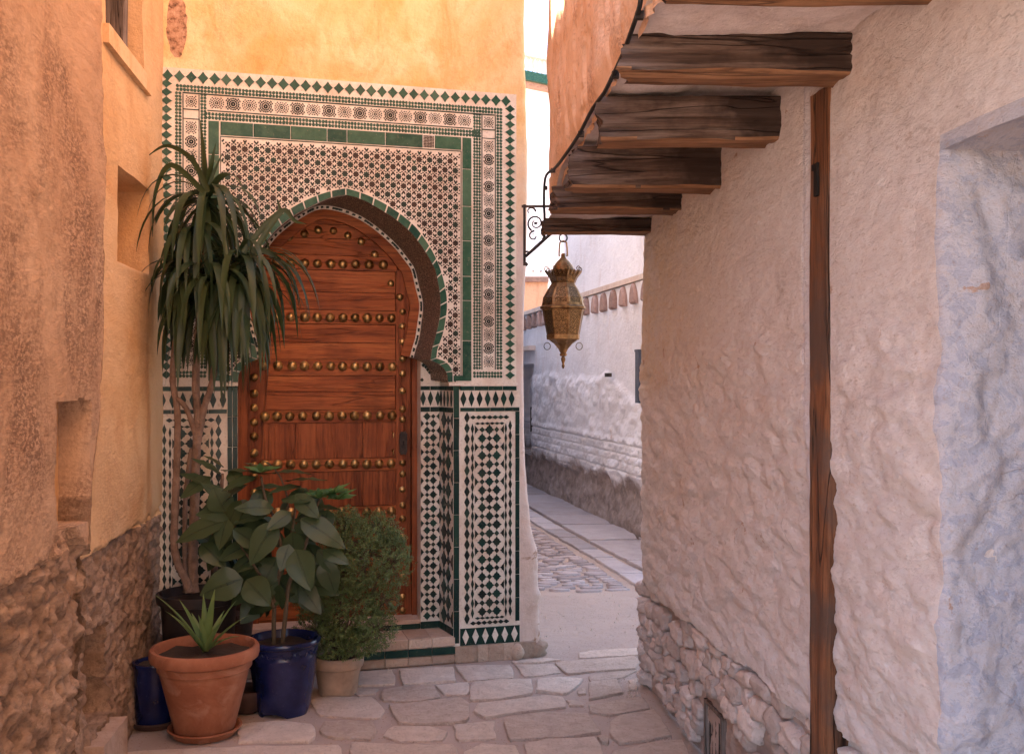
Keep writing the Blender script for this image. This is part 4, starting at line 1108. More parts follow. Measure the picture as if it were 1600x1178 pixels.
m = MB(); m.box(SL(WS0), SL(WS1), .31, .36, WZ, 4.2); m.box(SL(4.15), SL(4.75), .292, .30, 1.98, 2.0);m.build('dark_room', M['dark'], n2)
m = MB(); L = SL(WS1 + .06) - SL(WS0 - .02)
sv = [(0, 0), (L, 0), (L, .10), (0, .10)]
m.box(0, L, -.028, .10, -.075, .0)
o = m.build('window_sill', M['ochre2'], n2, loc=(SL(WS0 - .02), 0, WZ + .08), rot=(0, R(.5), 0))
def gridbox(sx, sy, sz, nx, ny, nz, fn=None):
    """a box of quads with its faces displaced by fn(x,y,z)->(dx,dy,dz); centred"""
    bmx = bmesh.new()
    def face(o, a, b, na, nb):
        P_ = [[bmx.verts.new(Vector(o) + Vector(a) * (i / na) + Vector(b) * (j / nb)) for j in range(nb + 1)] for i in range(na + 1)]
        for i in range(na):
            for j in range(nb): bmx.faces.new((P_[i][j], P_[i + 1][j], P_[i + 1][j + 1], P_[i][j + 1]))
    x, y, z = sx / 2, sy / 2, sz / 2
    face((-x, -y, -z), (sx, 0, 0), (0, 0, sz), nx, nz); face((x, y, -z), (-sx, 0, 0), (0, 0, sz), nx, nz)
    face((-x, y, -z), (0, -sy, 0), (0, 0, sz), ny, nz); face((x, -y, -z), (0, sy, 0), (0, 0, sz), ny, nz)
    face((-x, -y, z), (sx, 0, 0), (0, sy, 0), nx, ny); face((-x, y, -z), (sx, 0, 0), (0, -sy, 0), nx, ny)
    bmesh.ops.remove_doubles(bmx, verts=bmx.verts, dist=1e-5)
    if fn:
        for v in bmx.verts: v.co = Vector(fn(*v.co))
    return bmx
def timber(name, size, n, mats, seed, parent=None, loc=(0, 0, 0), rot=(0, 0, 0), rough=.006, grooves=2, rag=.012, axis='x', under=False, smooth=50, label=None):
    sx, sy, sz = size
    gr = [(random.Random(seed * 7 + k).uniform(-.3, .3) * sz, random.Random(seed * 11 + k).uniform(.003, .007)) for k in range(grooves)]
    def fn(x, y, z):
        ax = x if axis == 'x' else z; c1 = z if axis == 'x' else x; L = sx if axis == 'x' else sz
        dy = float(fbm(ax * 1.0, c1 * 9 + y * 5, 2.2, 5, seed)) * rough * 1.6; dz = float(fbm(ax, y * 9 + c1 * 3, 2.5, 4, seed + 1)) * rough * 1.3
        # corners rounded with wear
        ey = 1 - abs(y) / (sy / 2); ec = 1 - abs(c1) / ((sz if axis == 'x' else sx) / 2)
        if ey < .05 and ec < .12: dy += -math.copysign(.006, y) * (1 + float(fbm(ax, 0, 5, 3, seed + 3))); 
        for g, wd in gr:
            t = abs(c1 - g - float(fbm(ax, 0, 1.3, 3, seed + 9)) * .03)
            if y < -sy * .4 and t < wd: dy += .009 * (1 - t / wd)
        end = 1 - abs(ax) / (L / 2)
        da = 0
        if end < .02: da = float(fbm(c1, y, 11, 5, seed + 5, .6)) * rag * 2.4 - rag * .3
        if axis == 'x': return (x + da, y + dy, z + dz)
        return (x + dz, y + dy, z + da)
    b_ = gridbox(sx, sy, sz, *n, fn)
    me = bpy.data.meshes.new(name); b_.normal_update()
    for m_ in (mats if isinstance(mats, (list, tuple)) else [mats]): me.materials.append(m_)
    if under:
        for f in b_.faces:
            if f.normal.z < -.5 and f.calc_center_median().z < -sz / 2 + .009: f.material_index = 1
    b_.to_mesh(me); b_.free()
    me.polygons.foreach_set('use_smooth', [True] * len(me.polygons)); me.set_sharp_from_angle(angle=R(smooth))
    return link(name, me, parent, loc, rot, label=label)
sh = empty('shutter', (SL(WS1) - .04, .16, 3.45)); sh.parent = n2
timber('shutter_board', (.05, .17, 1.36), (3, 8, 50), M['greywood'], 81, sh, (0, -.02, 0), (0, 0, R(-4)), axis='z')
for zz in (2.965, 3.10, 3.26, 3.42, 3.6, 3.8):
    timber('shutter_rail', (SL(WS1) - SL(WS0) - .05, .045, .045), (24, 3, 3), M['greywood'], int(zz * 50), sh, ((SL(WS0) - SL(WS1)) / 2 - .0, .0, zz - 3.45))
m = MB(); m.box(0, .34, -.05, .12, 0, .17); m.build('ledge', M['steptile'], n2, loc=(SL(3.72), -.02, 0))
for k, (a, b, c) in enumerate(((3.86, .46, .05), (3.93, .36, .06), (3.85, .27, .05))):
    link('slot_stone', mm, n2, (SL(a) + .04, .24, b), (k, k * 2, 0), (.08, .05, .045))

# ================================================================ RIGHT HOUSE
AR = math.atan2(-.995, .0995); RL = math.hypot(.1, 1)
rh = empty('house', (.63, 5.05, 0), AR, 'pale limewashed house on the right with jettied beams and stone foot', 'house')
def S(D): return (5.05 - D) * RL
S1 = S(2.17); ZL = 1.992
def hbase(s): return .515 + .025 * fbm(s, s * 0, 3, 4, 91) + .012 * fbm(s, s * 0, 18, 3, 92) + .05 * sstep(2.0, 2.6, s)
def d_right(s, z):
    s = np.asarray(s, float); s0_ = s
    jam = sstep(S1 - .02, S1 + .06, s)
    low = sstep(1.72, 1.55, z + fbm(s, z, 2, 3, 95) * .12) * .8 + .2
    low = np.maximum(low, jam)
    s = np.where(s < S1, s * .42, S1 * .42 + (s - S1))
    d = fbm(s, z, 1.1, 3, 93) * .035 + fbm(s, z, 3.5, 5, 94) * .020 * low + fbm(s, z, 12, 5, 96, .68) * .011 * low + fbm(s * .7, z * .7, 55, 2, 97) * .0035
    a, _ = worley(s + fbm(s, z, 4, 2, 99) * .2, z * .8, 5.5, 98); d = d + sstep(.8, .1, a) * .011 * low * (.4 + 1.2 * jam)
    a, _ = worley(s + 3, z, 14, 101); d = d + sstep(.7, .2, a) * .009 * low
    d = d + jam * (fbm(s, z, 2.3, 4, 103) * .03)
    rg = np.abs(fbm(s + fbm(z, s, 5, 2, 110) * .2, z, 8, 5, 111, .6)); d = d - low * sstep(.22, .0, rg) * .0025 * sstep(-.2, .3, fbm(s, z, 1.7, 2, 112) + .1)
    # trowelled-on patch edges
    e1 = fbm(s, z, 2.1, 4, 105); d = d + sstep(-.01, .01, e1 - .12) * .004
    s = s0_
    ce = sstep(.10, .0, np.abs(s)) ; d = d + ce * fbm(z, z * 0, 4, 4, 107) * .03
    up = sstep(-.007, .007, z - hbase(s)); up = np.where(s > S1 - .03, 1, up)
    rec = -.030 + fbm(s, z, 16, 4, 108) * .012
    d = d * up + (rec + (d * .3)) * (1 - up) - .012 * (1 - up)
    d = np.where((s > 2.14) & (s < 2.37) & (d > .008), .008 + (d - .008) * .15, d)
    ridge = np.exp(-((s - 2.155) / .010) ** 2) * .006; 
    return d + ridge
zs = np.arange(0, ZL + .004, .009)
pth = [(0, y, -1, 0, -y) for y in np.arange(1.2, .085, -.02)]
for a in np.linspace(0, math.pi / 2, 7): pth.append((.08 - .08 * math.cos(a), .08 - .08 * math.sin(a), -math.cos(a), -math.sin(a), -.08 + .16 * a / (math.pi / 2)))
for s in np.arange(.089, S1 - .014, .009): pth.append((s, 0, 0, -1, s))
for a in np.linspace(0, math.pi / 2, 6): pth.append((S1 - .014 + .014 * math.sin(a), .014 - .014 * math.cos(a), math.sin(a), -math.cos(a), S1 - .014 + .022 * a / (math.pi / 2)))
for y in np.arange(.020, .95, .009): pth.append((S1, y, 1, 0, S1 - .006 + y))
pth = np.array(pth); DD = d_right(pth[:, 4][:, None], zs[None, :])
P = np.zeros((len(pth), len(zs), 3)); P[..., 0] = pth[:, 0][:, None] + pth[:, 2][:, None] * DD; P[..., 1] = pth[:, 1][:, None] + pth[:, 3][:, None] * DD; P[..., 2] = zs[None, :]
ZT = float(zs[-1])
def rightmat():
    n = NB('limewash_over_stone'); p = n.vec(n.pos, (1, .42, 1)); oc = n.objc()
    c = n.mix(n.mask(n.noise(p, 1.2, 6, .6, .5), .36, .62), (.77, .68, .645), (.83, .775, .765))
    c = n.mix(n.math('MULTIPLY', n.mask(n.noise(n.vec(p, (1, 1, .6), (3, 8, 5)), 3.2, 8, .66, .8), .5, .70), .6), c, (.72, .58, .50))
    st = n.noise(n.vec(p, (1.5, 1.5, .5), (1, 2, 3)), 3.3, 8, .7, .6)
    c = n.mix(n.math('MULTIPLY', n.math('MULTIPLY', n.mask(st, .55, .66), n.mask(n.noise(p, 70, 4, .7), .4, .6)), .45), c, (.30, .18, .12))
    # painted regions: bluish skylit shade coloured into the doorway return, tan field low at the far corner
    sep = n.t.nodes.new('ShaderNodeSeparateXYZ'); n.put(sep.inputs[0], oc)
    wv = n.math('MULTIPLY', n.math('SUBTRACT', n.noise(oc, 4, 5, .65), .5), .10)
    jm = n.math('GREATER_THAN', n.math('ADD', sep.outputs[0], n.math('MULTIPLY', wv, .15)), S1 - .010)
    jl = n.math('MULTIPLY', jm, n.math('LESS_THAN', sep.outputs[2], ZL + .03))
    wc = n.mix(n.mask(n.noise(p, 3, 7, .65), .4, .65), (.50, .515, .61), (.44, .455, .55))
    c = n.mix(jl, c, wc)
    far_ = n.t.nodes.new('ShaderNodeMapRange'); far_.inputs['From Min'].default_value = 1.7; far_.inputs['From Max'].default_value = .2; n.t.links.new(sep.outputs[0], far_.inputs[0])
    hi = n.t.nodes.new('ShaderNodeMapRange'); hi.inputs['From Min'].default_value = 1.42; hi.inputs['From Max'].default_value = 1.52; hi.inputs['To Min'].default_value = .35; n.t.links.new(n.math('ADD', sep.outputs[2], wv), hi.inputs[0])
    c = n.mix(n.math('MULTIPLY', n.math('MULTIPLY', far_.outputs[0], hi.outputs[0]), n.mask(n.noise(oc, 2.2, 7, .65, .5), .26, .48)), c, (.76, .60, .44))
    ed = n.math('MULTIPLY', n.math('GREATER_THAN', n.math('ADD', sep.outputs[0], n.math('MULTIPLY', wv, .12)), 2.135), n.math('LESS_THAN', sep.outputs[0], 2.18))
    c = n.mix(n.math('MULTIPLY', ed, .7), c, (.66, .62, .66))
    g1 = n.noise(p, 75, 8, .78); c = n.mix(n.math('MULTIPLY', n.mask(g1, .54, .64), .5), c, (.42, .30, .24)); g2 = n.noise(p, 22, 9, .72, .8); c = n.mix(n.math('MULTIPLY', n.mask(g2, .53, .64), .3), c, (.52, .39, .33)); c = n.mix(n.math('MULTIPLY', n.mask(g2, .47, .38), .3), c, (.84, .78, .76))  # g1 speckle darkens the colour as the shade of fine pits
    chip = n.math('MULTIPLY', n.mask(n.noise(oc, 5.5, 7, .7, .6), .655, .67), .75)
    c = n.mix(chip, c, (.50, .30, .20))
    crk = n.mask(n.vor(n.mix(.12, oc, n.noise(oc, 3, 5)), 1.9, 'DISTANCE_TO_EDGE'), .0, .0035)
    cm = n.math('MULTIPLY', n.math('SUBTRACT', 1., crk), n.mask(n.noise(oc, 1.7, 3), .62, .66))
    c = n.mix(n.math('MULTIPLY', cm, .45), c, (.15, .09, .07))
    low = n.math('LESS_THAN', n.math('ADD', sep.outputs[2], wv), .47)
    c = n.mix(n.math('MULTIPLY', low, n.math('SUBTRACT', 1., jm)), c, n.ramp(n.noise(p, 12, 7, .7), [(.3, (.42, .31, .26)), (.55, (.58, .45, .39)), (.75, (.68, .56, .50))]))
    nr = n.bump(n.noise(p, 9, 13, .66, .3), .8, .04); nr = n.bump(n.noise(n.vec(p,(1,1,1),(4,4,9)), 42, 10, .76, .4), 1., .016, nr); nr = n.bump(n.noise(p, 150, 4, .7), .9, .003, nr)
    nr = n.bump(crk, .35, .003, nr)
    return n.done(c, .93, nr, spec=.12)
M['rightmat'] = rightmat()
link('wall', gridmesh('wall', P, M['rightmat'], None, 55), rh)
ss = np.concatenate([pth[:, 4][(pth[:, 3] < -.99) & (pth[:, 4] < S1 - .015)], np.arange(S1 - .014, S(1.0), .009)]); z2 = np.arange(ZT, 2.62, .009)
A, B = np.meshgrid(ss, z2, indexing='ij')
Dq = d_right(np.minimum(A, S1 - .021) , B); k_ = sstep(S1 - .06, S1, A); Dq = Dq * (1 - k_) + k_ * (fbm(A, B, 1.1, 3, 93) * .035 + fbm(A, B, 9, 4, 96) * .008)
Pq = np.stack([A, -Dq, B], -1)
# join the far corner above the lintel height too
n0 = int((pth[:, 4] < .0885).sum()); head = pth[:n0]
Dh = d_right(head[:, 4][:, None], z2[None, :]); Ph = np.zeros((n0, len(z2), 3)); Ph[..., 0] = head[:, 0][:, None] + head[:, 2][:, None] * Dh; Ph[..., 1] = head[:, 1][:, None] + head[:, 3][:, None] * Dh; Ph[..., 2] = z2
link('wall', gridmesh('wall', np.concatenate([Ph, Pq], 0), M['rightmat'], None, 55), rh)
# underside of the doorway lintel
s3 = np.arange(S1 - .03, S(1.0), .02); t3 = np.arange(0, 1.0, .02)
A, B = np.meshgrid(s3, t3, indexing='ij'); k0 = np.interp(s3, ss, -Dq[:, 0])[:, None] * np.maximum(0, 1 - B / .1)
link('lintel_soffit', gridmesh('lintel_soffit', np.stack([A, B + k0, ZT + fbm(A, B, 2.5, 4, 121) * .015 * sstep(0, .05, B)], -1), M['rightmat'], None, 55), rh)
m = MB(); m.box(S1 - .02, S(1.0), .92, 1.0, 0, 2.0); m.box(S(1.0), S(-5), 0, 1.0, 0, 2.62); m.build('upper_wall', M['limewash'], rh, label='plain wall of the doorway recess, extended unseen behind the camera to block light')  # second box runs on unseen behind the camera to block light
# post
timber('post', (.118, .11, 2.29), (8, 6, 160), M['post'], 131, rh, ((S(2.883) + S(2.731)) / 2 + .004, .034, 1.145), rough=.007, grooves=1, rag=.002, axis='z')
m = MB(); m.box(-.012, .012, -.003, .004, -.055, .035); m.box(-.026, 0, -.003, .004, .018, .035); m.build('mortise', M['dark'], rh, loc=(S(2.80), -.024, 1.5 + (595 - 278) * 2.82 / 1600), rot=(0, .0, 0))
# stones of the foot
smeshes = []
for k in range(8):
    def fn(x, y, z, k=k):
        v = Vector((x, y, z)); r_ = (abs(2 * x) ** 5.5 + abs(2 * y) ** 4 + abs(2 * z) ** 5.5) ** (1 / 5)
        L_ = max(abs(2 * x), abs(2 * y), abs(2 * z)); v = v * (L_ / max(r_, 1e-6)) if r_ > 0 else v
        q = 1 + float(fbm(x * 2 + k * 3.1, z * 2.4 + y * 1.7, 1.6, 5, 140 + k)) * .30
        return v * q
    b_ = gridbox(1, 1, 1, 6, 3, 6, fn); me = bpy.data.meshes.new('stone'); b_.to_mesh(me); b_.free(); me.materials.append(M['wallstone'])
    me.polygons.foreach_set('use_smooth', [True] * len(me.polygons)); smeshes.append(me)
z = .035; row = 0
while z < .56:
    hh = .058 + rnd.random() * .026
    s = -.02 + rnd.random() * .05
    while s < S(2.35):
        L = (.075 + rnd.random() * .10) * (1.1 if z < .2 else 1.)
        cs = s + L / 2; zz = z + hh / 2 + .012 * math.sin(s * 4 + row) + rnd.uniform(-.008, .008)
        top = float(hbase(np.array(cs)))
        vent_ = .95 < cs < 1.36 and zz < .285
        if zz + hh * .32 < top and not vent_ and rnd.random() < .94:
            link('stone', smeshes[rnd.randrange(8)], rh, (cs, .052 + rnd.uniform(-.010, .014), zz), (rnd.uniform(-.1, .1), rnd.uniform(-.22, .22), rnd.uniform(-.1, .1)), (L * 1.02, .10, hh * 1.06))
        s += L
    z += hh; row += 1
for k in range(7):   # quoins at the very corner
    link('stone', smeshes[k], rh, (.03 + .01 * (k % 2), .06, .05 + k * .072), (0, 0, .7 + k), (.13, .13, .08))
# vent with its iron grille
ve = empty('vent', ((S(4.04) + S(3.81)) / 2, .030, .125)); ve.parent = rh
m = MB(); vw = (S(3.81) - S(4.04)) / 2
m.box(-vw, vw, .03, .06, -.12, .12); m.build('vent_hole', M['dark'], ve)
m = MB()
for a, b, c, d in ((-vw, -vw + .016, -.125, .125), (vw - .016, vw, -.125, .125)): m.box(a, b, -.004, .05, c, d)
m.box(-vw, vw, -.003, .05, .110, .125); m.build('vent_frame', M['greywood'], ve)
for k in range(5):
    m = MB(); m.tube([(-vw + .035 + k * .04, .012, -.12), (-vw + .035 + k * .04 + .003, .012, .11)], .004, 6); m.build('bar', M['iron'], ve)
for k in range(3):
    m = MB(); m.tube([(-vw + .01, .016, -.07 + k * .065), (vw - .01, .016, -.07 + k * .065)], .003, 6); m.build('bar', M['iron'], ve)

# ---- jetty: beams, soffit, outer face (world axes under the house empty would be awkward: build in world space)
jt = empty('jetty', (0, 0, 0)); jt.parent = rh; jt.matrix_parent_inverse = Matrix.LocRotScale(Vector((.63, 5.05, 0)), Matrix.Rotation(AR, 3, 'Z').to_quaternion(), None).inverted()
def FX(D): return .466 - .0605 * D       # outer face of the jetty
def RX(D): return 1.135 - .1 * D         # lane wall
for k, (Dc, z0, z1, x0off, dep, seed, yaw) in enumerate(((2.19, 2.325, 2.43, .00, .13, 1, .5), (2.68, 2.288, 2.392, -.005, .13, 2, 1.2), (3.17, 2.232, 2.365, .005, .14, 3, .8), (3.785, 2.206, 2.350, -.015, .15, 4, 0), (4.345, 2.213, 2.310, -.015, .15, 5, 0), (4.89, 2.199, 2.264, -.01, .14, 6, 0))):
    xa = FX(Dc) + x0off * .4 - .004; xb = RX(Dc) + .05
    timber('beam', (xb - xa, dep, z1 - z0), (60, 8, 14), [M['beam'], M['beam_under']], 160 + seed, jt, ((xa + xb) / 2, Dc, (z0 + z1) / 2), (0, R(.9 if k in (1,) else .2), R(-yaw)), rough=.011, grooves=2, rag=.02, under=True)
timber('beam', (RX(1.6) - FX(1.6) + .07, .13, .11), (30, 6, 8), [M['beam'], M['beam_under']], 190, jt, ((RX(1.6) + FX(1.6)) / 2, 1.6, 2.33), under=True)
xs_ = np.arange(0, 1.001, .025); ds_ = np.arange(1.0, 4.97, .02)
A, B = np.meshgrid(xs_, ds_, indexing='ij')
XX = (.466 - .0605 * B) + A * ((1.135 - .1 * B + .05) - (.466 - .0605 * B))
link('soffit', gridmesh('soffit', np.stack([XX, B, 2.388 - .11 * sstep(4.3, 4.75, B) + fbm(XX, B, 3, 4, 201) * .03 + fbm(XX, B, 14, 3, 202) * .008], -1), M['soffit'], None, 50), jt)
# outer face with ragged lower edge, turning the far corner
pp = []
for d in np.arange(1.0, 4.91, .012): pp.append((.466 - .0605 * d, d, -1, 0))
for a in np.linspace(0, math.pi / 2, 6)[1:]: pp.append((.466 - .0605 * 4.91 + .04 - .04 * math.cos(a), 4.91 + .04 * math.sin(a), -math.cos(a), math.sin(a)))
for x in np.arange(.24, 2.3, .05): pp.append((x, 4.95, 0, 1))
pp = np.array(pp); plen = np.concatenate([[0], np.cumsum(np.hypot(np.diff(pp[:, 0]), np.diff(pp[:, 1])))])[:, None]
hz = np.concatenate([np.linspace(0, 1.9, 160), np.linspace(1.95, 4.2, 60)])
zb = 2.375 + .02 * fbm(plen, plen * 0, 4, 4, 211) - .11 * sstep(3.3, 3.75, plen)
ZZ = zb + hz[None, :]
rel = fbm(plen, ZZ, 1.5, 4, 212) * .022 + fbm(plen, ZZ * .5, 8, 5, 213) * .010 - sstep(.10, .2, fbm(plen * 1.6, ZZ * .5, 9, 4, 214)) * .010
rel = rel - .02 * sstep(.12, .0, hz[None, :]) - .012 * sstep(4.2, 2.5, ZZ) * sstep(3.8, 4.0, plen)
P = np.stack([pp[:, 0][:, None] + pp[:, 2][:, None] * rel, pp[:, 1][:, None] + pp[:, 3][:, None] * rel, ZZ + 0 * rel], -1)
link('jetty_wall', gridmesh('jetty_wall', P, M['jetty'], None, 50), jt)
m = MB(); m.box(.55, 2.3, -5, 4.9, 2.45, 6.5); m.build('upper_storey', M['jetty'], jt)  # carried back past the camera, out of view, to hold off light

# cable along the foot of the jetty wall
cab = MB(); pts = []
for px, py, D in ((1028, -80, 2.25), (1013, -20, 2.42), (1008, 10, 2.45), (996, 48, 2.56), (982, 82, 2.68), (965, 112, 2.82), (948, 140, 2.98), (925, 172, 3.2), (905, 210, 3.45), (885, 240, 3.8), (868, 262, 4.2), (855, 272, 4.7), (851, 285, 4.86), (850, 310, 4.9), (851, 335, 4.92), (856, 352, 4.92), (857, 372, 4.93)):
    q = at(px, py, D); q.x -= .0; pts.append(q)
def smooth(pts, n=6):
    out = []
    for i in range(len(pts) - 1):
        p0, p1, p2, p3 = Vector(pts[max(i - 1, 0)]), Vector(pts[i]), Vector(pts[i + 1]), Vector(pts[min(i + 2, len(pts) - 1)])
        for j in range(n):
            t = j / n; out.append(.5 * ((2 * p1) + (p2 - p0) * t + (2 * p0 - 5 * p1 + 4 * p2 - p3) * t * t + (3 * p1 - p0 - 3 * p2 + p3) * t ** 3))
    out.append(Vector(pts[-1])); return out
pts2 = []
for q in smooth(pts, 5):
    pts2.append(Vector((min(q.x, FX(q.y) - .012), q.y, q.z)))
cab.tube(pts2, .0062, 8)
cb = cab.build('electric_cable', M['cable'], None, True)
tag(cb, 'black cable running along the lower edge of the jettied orange wall', 'cable')
for k in (12, 26, 40, 52, 62):
    m = MB(); q = pts2[k]; m.box(-.004, .016, -.009, .009, -.009, .009); m.build('clip', M['iron'], cb, loc=q)


# ================================================================ THE ALLEY BEYOND
# long white wall bending away behind the lantern
aw_a = Vector((1.62, 7.75)); aw_b = Vector((.16, 15.1)); dirw = (aw_b - aw_a).normalized(); aw = empty('house', (aw_b.x, aw_b.y, 0), math.atan2(-dirw.y, -dirw.x), 'white house along the bending alley with a row of arched tile corbels', 'house')
def SW(D): return (aw_b.y - D) / dirw.y
def d_alley(s, z):
    rough = sstep(1.62, 1.52, z + fbm(s, z, 2, 3, 301) * .1 - .25 * sstep(4.2, 5.2, s) * -1)
    d = fbm(s, z, .7, 4, 302) * .05 + rough * (fbm(s * .6, z, 7, 6, 303, .6) * .022 + .02)
    a, _ = worley(s * 1., z * 1.7, 5, 304); d = d + rough * sstep(.8, .15, a) * .009
    # whitewashed brick courses above the damp foot
    br = sstep(.95, .9, z) * sstep(.45, .55, z + fbm(s, z, 2, 3, 305) * .2)
    jo = np.minimum(np.abs((z * 11) % 1 - .5) * 2, np.abs((s * 5.2 + .5 * (np.floor(z * 11) % 2)) % 1 - .5) * 2.6)
    d = d + br * (sstep(.96, .75, 1 - jo + .0) * .018)
    d = d - .22 * sstep(SW(14.40), SW(14.45), s) * sstep(.45, .48, z) * sstep(1.74, 1.72, z)
    d = d - .03 * sstep(.5, .4, z + fbm(s, z, 3, 4, 306) * .12) + .10 * sstep(.45, 0, z) * .5
    return d
s_ = np.arange(-1.6, SW(7.75), .022); z_ = np.arange(0, 2.46, .016)
A, B = np.meshgrid(s_, z_, indexing='ij')
def alleymat():
    n = NB('alley_limewash'); p = n.pos; oc = n.objc()
    c = n.mix(n.mask(n.noise(p, 1.1, 7, .62, .5), .38, .62), (.75, .72, .735), (.84, .82, .84))
    c = n.mix(n.math('MULTIPLY', n.mask(n.noise(n.vec(p, (1, 1, .5)), 3.2, 8, .7, .6), .54, .68), .4), c, (.66, .54, .50))
    sep = n.t.nodes.new('ShaderNodeSeparateXYZ'); n.put(sep.inputs[0], oc)
    zz = n.math('ADD', sep.outputs[2], n.math('MULTIPLY', n.math('SUBTRACT', n.noise(oc, 1.8, 6, .65), .5), .55))
    mk = n.t.nodes.new('ShaderNodeMapRange'); mk.inputs['From Min'].default_value = .56; mk.inputs['From Max'].default_value = .46; n.t.links.new(zz, mk.inputs[0])
    dmp = n.ramp(n.noise(p, 6, 8, .7), [(.3, (.22, .17, .145)), (.5, (.34, .27, .24)), (.7, (.46, .38, .35))])
    c = n.mix(mk.outputs[0], c, dmp)
    chip = n.mask(n.noise(n.vec(oc, (1, 1, 1), (3, 0, 5)), 2.3, 8, .68, .4), .64, .67); c = n.mix(n.math('MULTIPLY', chip, .7), c, (.56, .40, .32))
    nr = n.bump(n.noise(p, 6, 9, .66), .7, .05); nr = n.bump(n.noise(p, 40, 6, .65), .8, .012, nr)
    return n.done(c, .93, nr, spec=.12)
M['alleymat'] = alleymat()
link('wall', gridmesh('wall', np.stack([A, -d_alley(A, B), B], -1), M['alleymat'], None, 55), aw)
# upper storey set a little back; ends at x = 853 px
Du = 12.9
m = MB(); m.box(SW(Du), SW(7.75), .06, 1.2, 2.44, 5.0); m.box(-1.6, SW(Du), .10, 1.0, 2.3, 2.46); m.box(-1.6, SW(7.75), .4, 1.2, 0, 2.40); m.build('upper_wall', M['alleymat'], aw)
m = MB(); m.prism([(-1.6, 0), (SW(7.8), 0), (SW(7.8), .05), (-1.6, .055)], -.03, .1); m.build('string_course', M['strip'], aw, loc=(0, 0, 2.455))
cm = []
m = MB(); arch = [(-.085, 0), (.085, 0)] + [(.085 * math.cos(a) ** .8 if math.cos(a) > 0 else 0, .19 * math.sin(a)) for a in np.linspace(.1, math.pi / 2, 7)]
arch = [(-.085, 0), (.085, 0), (.083, .05), (.070, .11), (.042, .16), (0, .20), (-.042, .16), (-.070, .11), (-.083, .05)]
m.prism(arch, -.03, .03, bev=.18)
ME_cor = m.mesh('corbel', M['terracorbel'], False)
for k in range(24):
    s = SW(9.2) - k * .345
    if s > -1.5: link('corbel', ME_cor, aw, (s, -.02, 2.24 + .004 * math.sin(k)), (0, rnd.uniform(-.05, .05), 0), 1.0)
# grey shutter edge sticking out
q = MB(); q.box(-.05, .05, -.10, .0, -.24, .24); q.box(-.056, .056, -.105, .0, .235, .255); q.build('meter_box', M['shutter'], aw, loc=(SW(9.50), -.02, 1.535))
m = MB(); m.box(-.03, .03, -.06, 0, -.02, .02); m.build('wall_hook', M['iron'], aw, loc=(SW(10.6), -.03, 1.56))
# unseen block added on the alley's left to shade it from the sun
alley_blocker = empty('house', (0, 0, 0), 0, 'plain limewashed block added unseen behind the tiled house to shade the alley', 'house')
m = MB(); m.add([(-3.2, 9.6, 0), (-.75, 9.6, 0), (.02, 19, 0), (-3.2, 19, 0), (-3.2, 9.6, 6.2), (-.75, 9.6, 6.2), (.02, 19, 6.2), (-3.2, 19, 6.2)], [(0, 3, 2, 1), (4, 5, 6, 7), (0, 1, 5, 4), (1, 2, 6, 5), (2, 3, 7, 6), (3, 0, 4, 7)])
m.build('wall', M['whitewall'], alley_blocker)
def fx(px, D): return (px - 800) / FOC * D
def fz(py, D): return EYE + (HOR - py) / FOC * D
m = MB(); m.box(-1.6, SW(14.3), -.09, .02, 1.93, 1.99); m.build('door_lintel', M['strip'], aw)
m = MB(); m.box(SW(14.55), SW(14.40), -.01, .16, .78, 1.13); m.build('door_post', M['iron'], aw)
Do = 19.
ob = empty('house', (0, 0, 0), 0, 'small orange house with brown coping seen behind the lantern', 'house')
m = MB(); m.box(fx(790, Do), fx(856, Do), Do, Do + 2, 0, fz(441, Do)); m.build('wall', M['orangewall'], ob)
m = MB(); m.box(fx(788, Do), fx(857, Do), Do - .1, Do + 2.1, fz(441, Do), fz(433, Do)); m.build('coping', M['browntrim'], ob)
Dp = 23.
pb = empty('house', (0, 0, 0), 0, 'pale house behind the iron bracket with a shallow window', 'house')
m = MB(); m.box(fx(780, Dp), fx(905, Dp), Dp, Dp + 3, 0, fz(318, Dp)); m.build('wall', M['whitewall'], pb)
m = MB(); a, b, c, d = fx(832, Dp), fx(846, Dp), fz(425, Dp), fz(365, Dp)
for x0, x1, z0, z1 in ((a, a + .03, c, d), (b - .03, b, c, d), (a, b, d - .03, d), (a, b, c, c + .03)): m.box(x0, x1, Dp - .05, Dp, z0, z1)
m.build('window_frame', M['whitewall'], pb); m = MB(); m.box(a, b, Dp - .012, Dp, c, d); m.build('pane', plain('pale_pane', (.5, .52, .55), .3), pb)
Dt = 30.
tw = empty('tower', (0, 0, 0), 0, 'tall white tower with green tiled eave and roof balustrade against the sky', 'tower')
m = MB(); x0, x1 = fx(760, Dt), fx(900, Dt)
def sl(px): return .42 * (px - 820)       # cornice falls to the right: the terrace runs away from us
prof = lambda px, off: (fx(px, Dt), fz(132 + sl(px) * .5 + off, Dt))
def band(o0, o1, y0, y1, mat, name):
    m = MB(); a, b = prof(770, o0), prof(900, o0); c, d = prof(900, o1), prof(770, o1)
    m.prism([d, c, b, a] if False else [a, b, c, d], y0, y1); return m.build(name, mat, tw, loc=(0, 0, 0))
band(420, 2, Dt, Dt + 6, M['whitewall'], 'wall'); band(6, 0, Dt - .35, Dt, M['browntrim'], 'cornice'); band(0, -14, Dt - .5, Dt - .05, M['green'], 'eave')
band(-14, -17, Dt - .3, Dt + .2, M['strip'], 'balustrade_foot'); band(-42, -47, Dt - .2, Dt + .15, M['strip'], 'handrail')
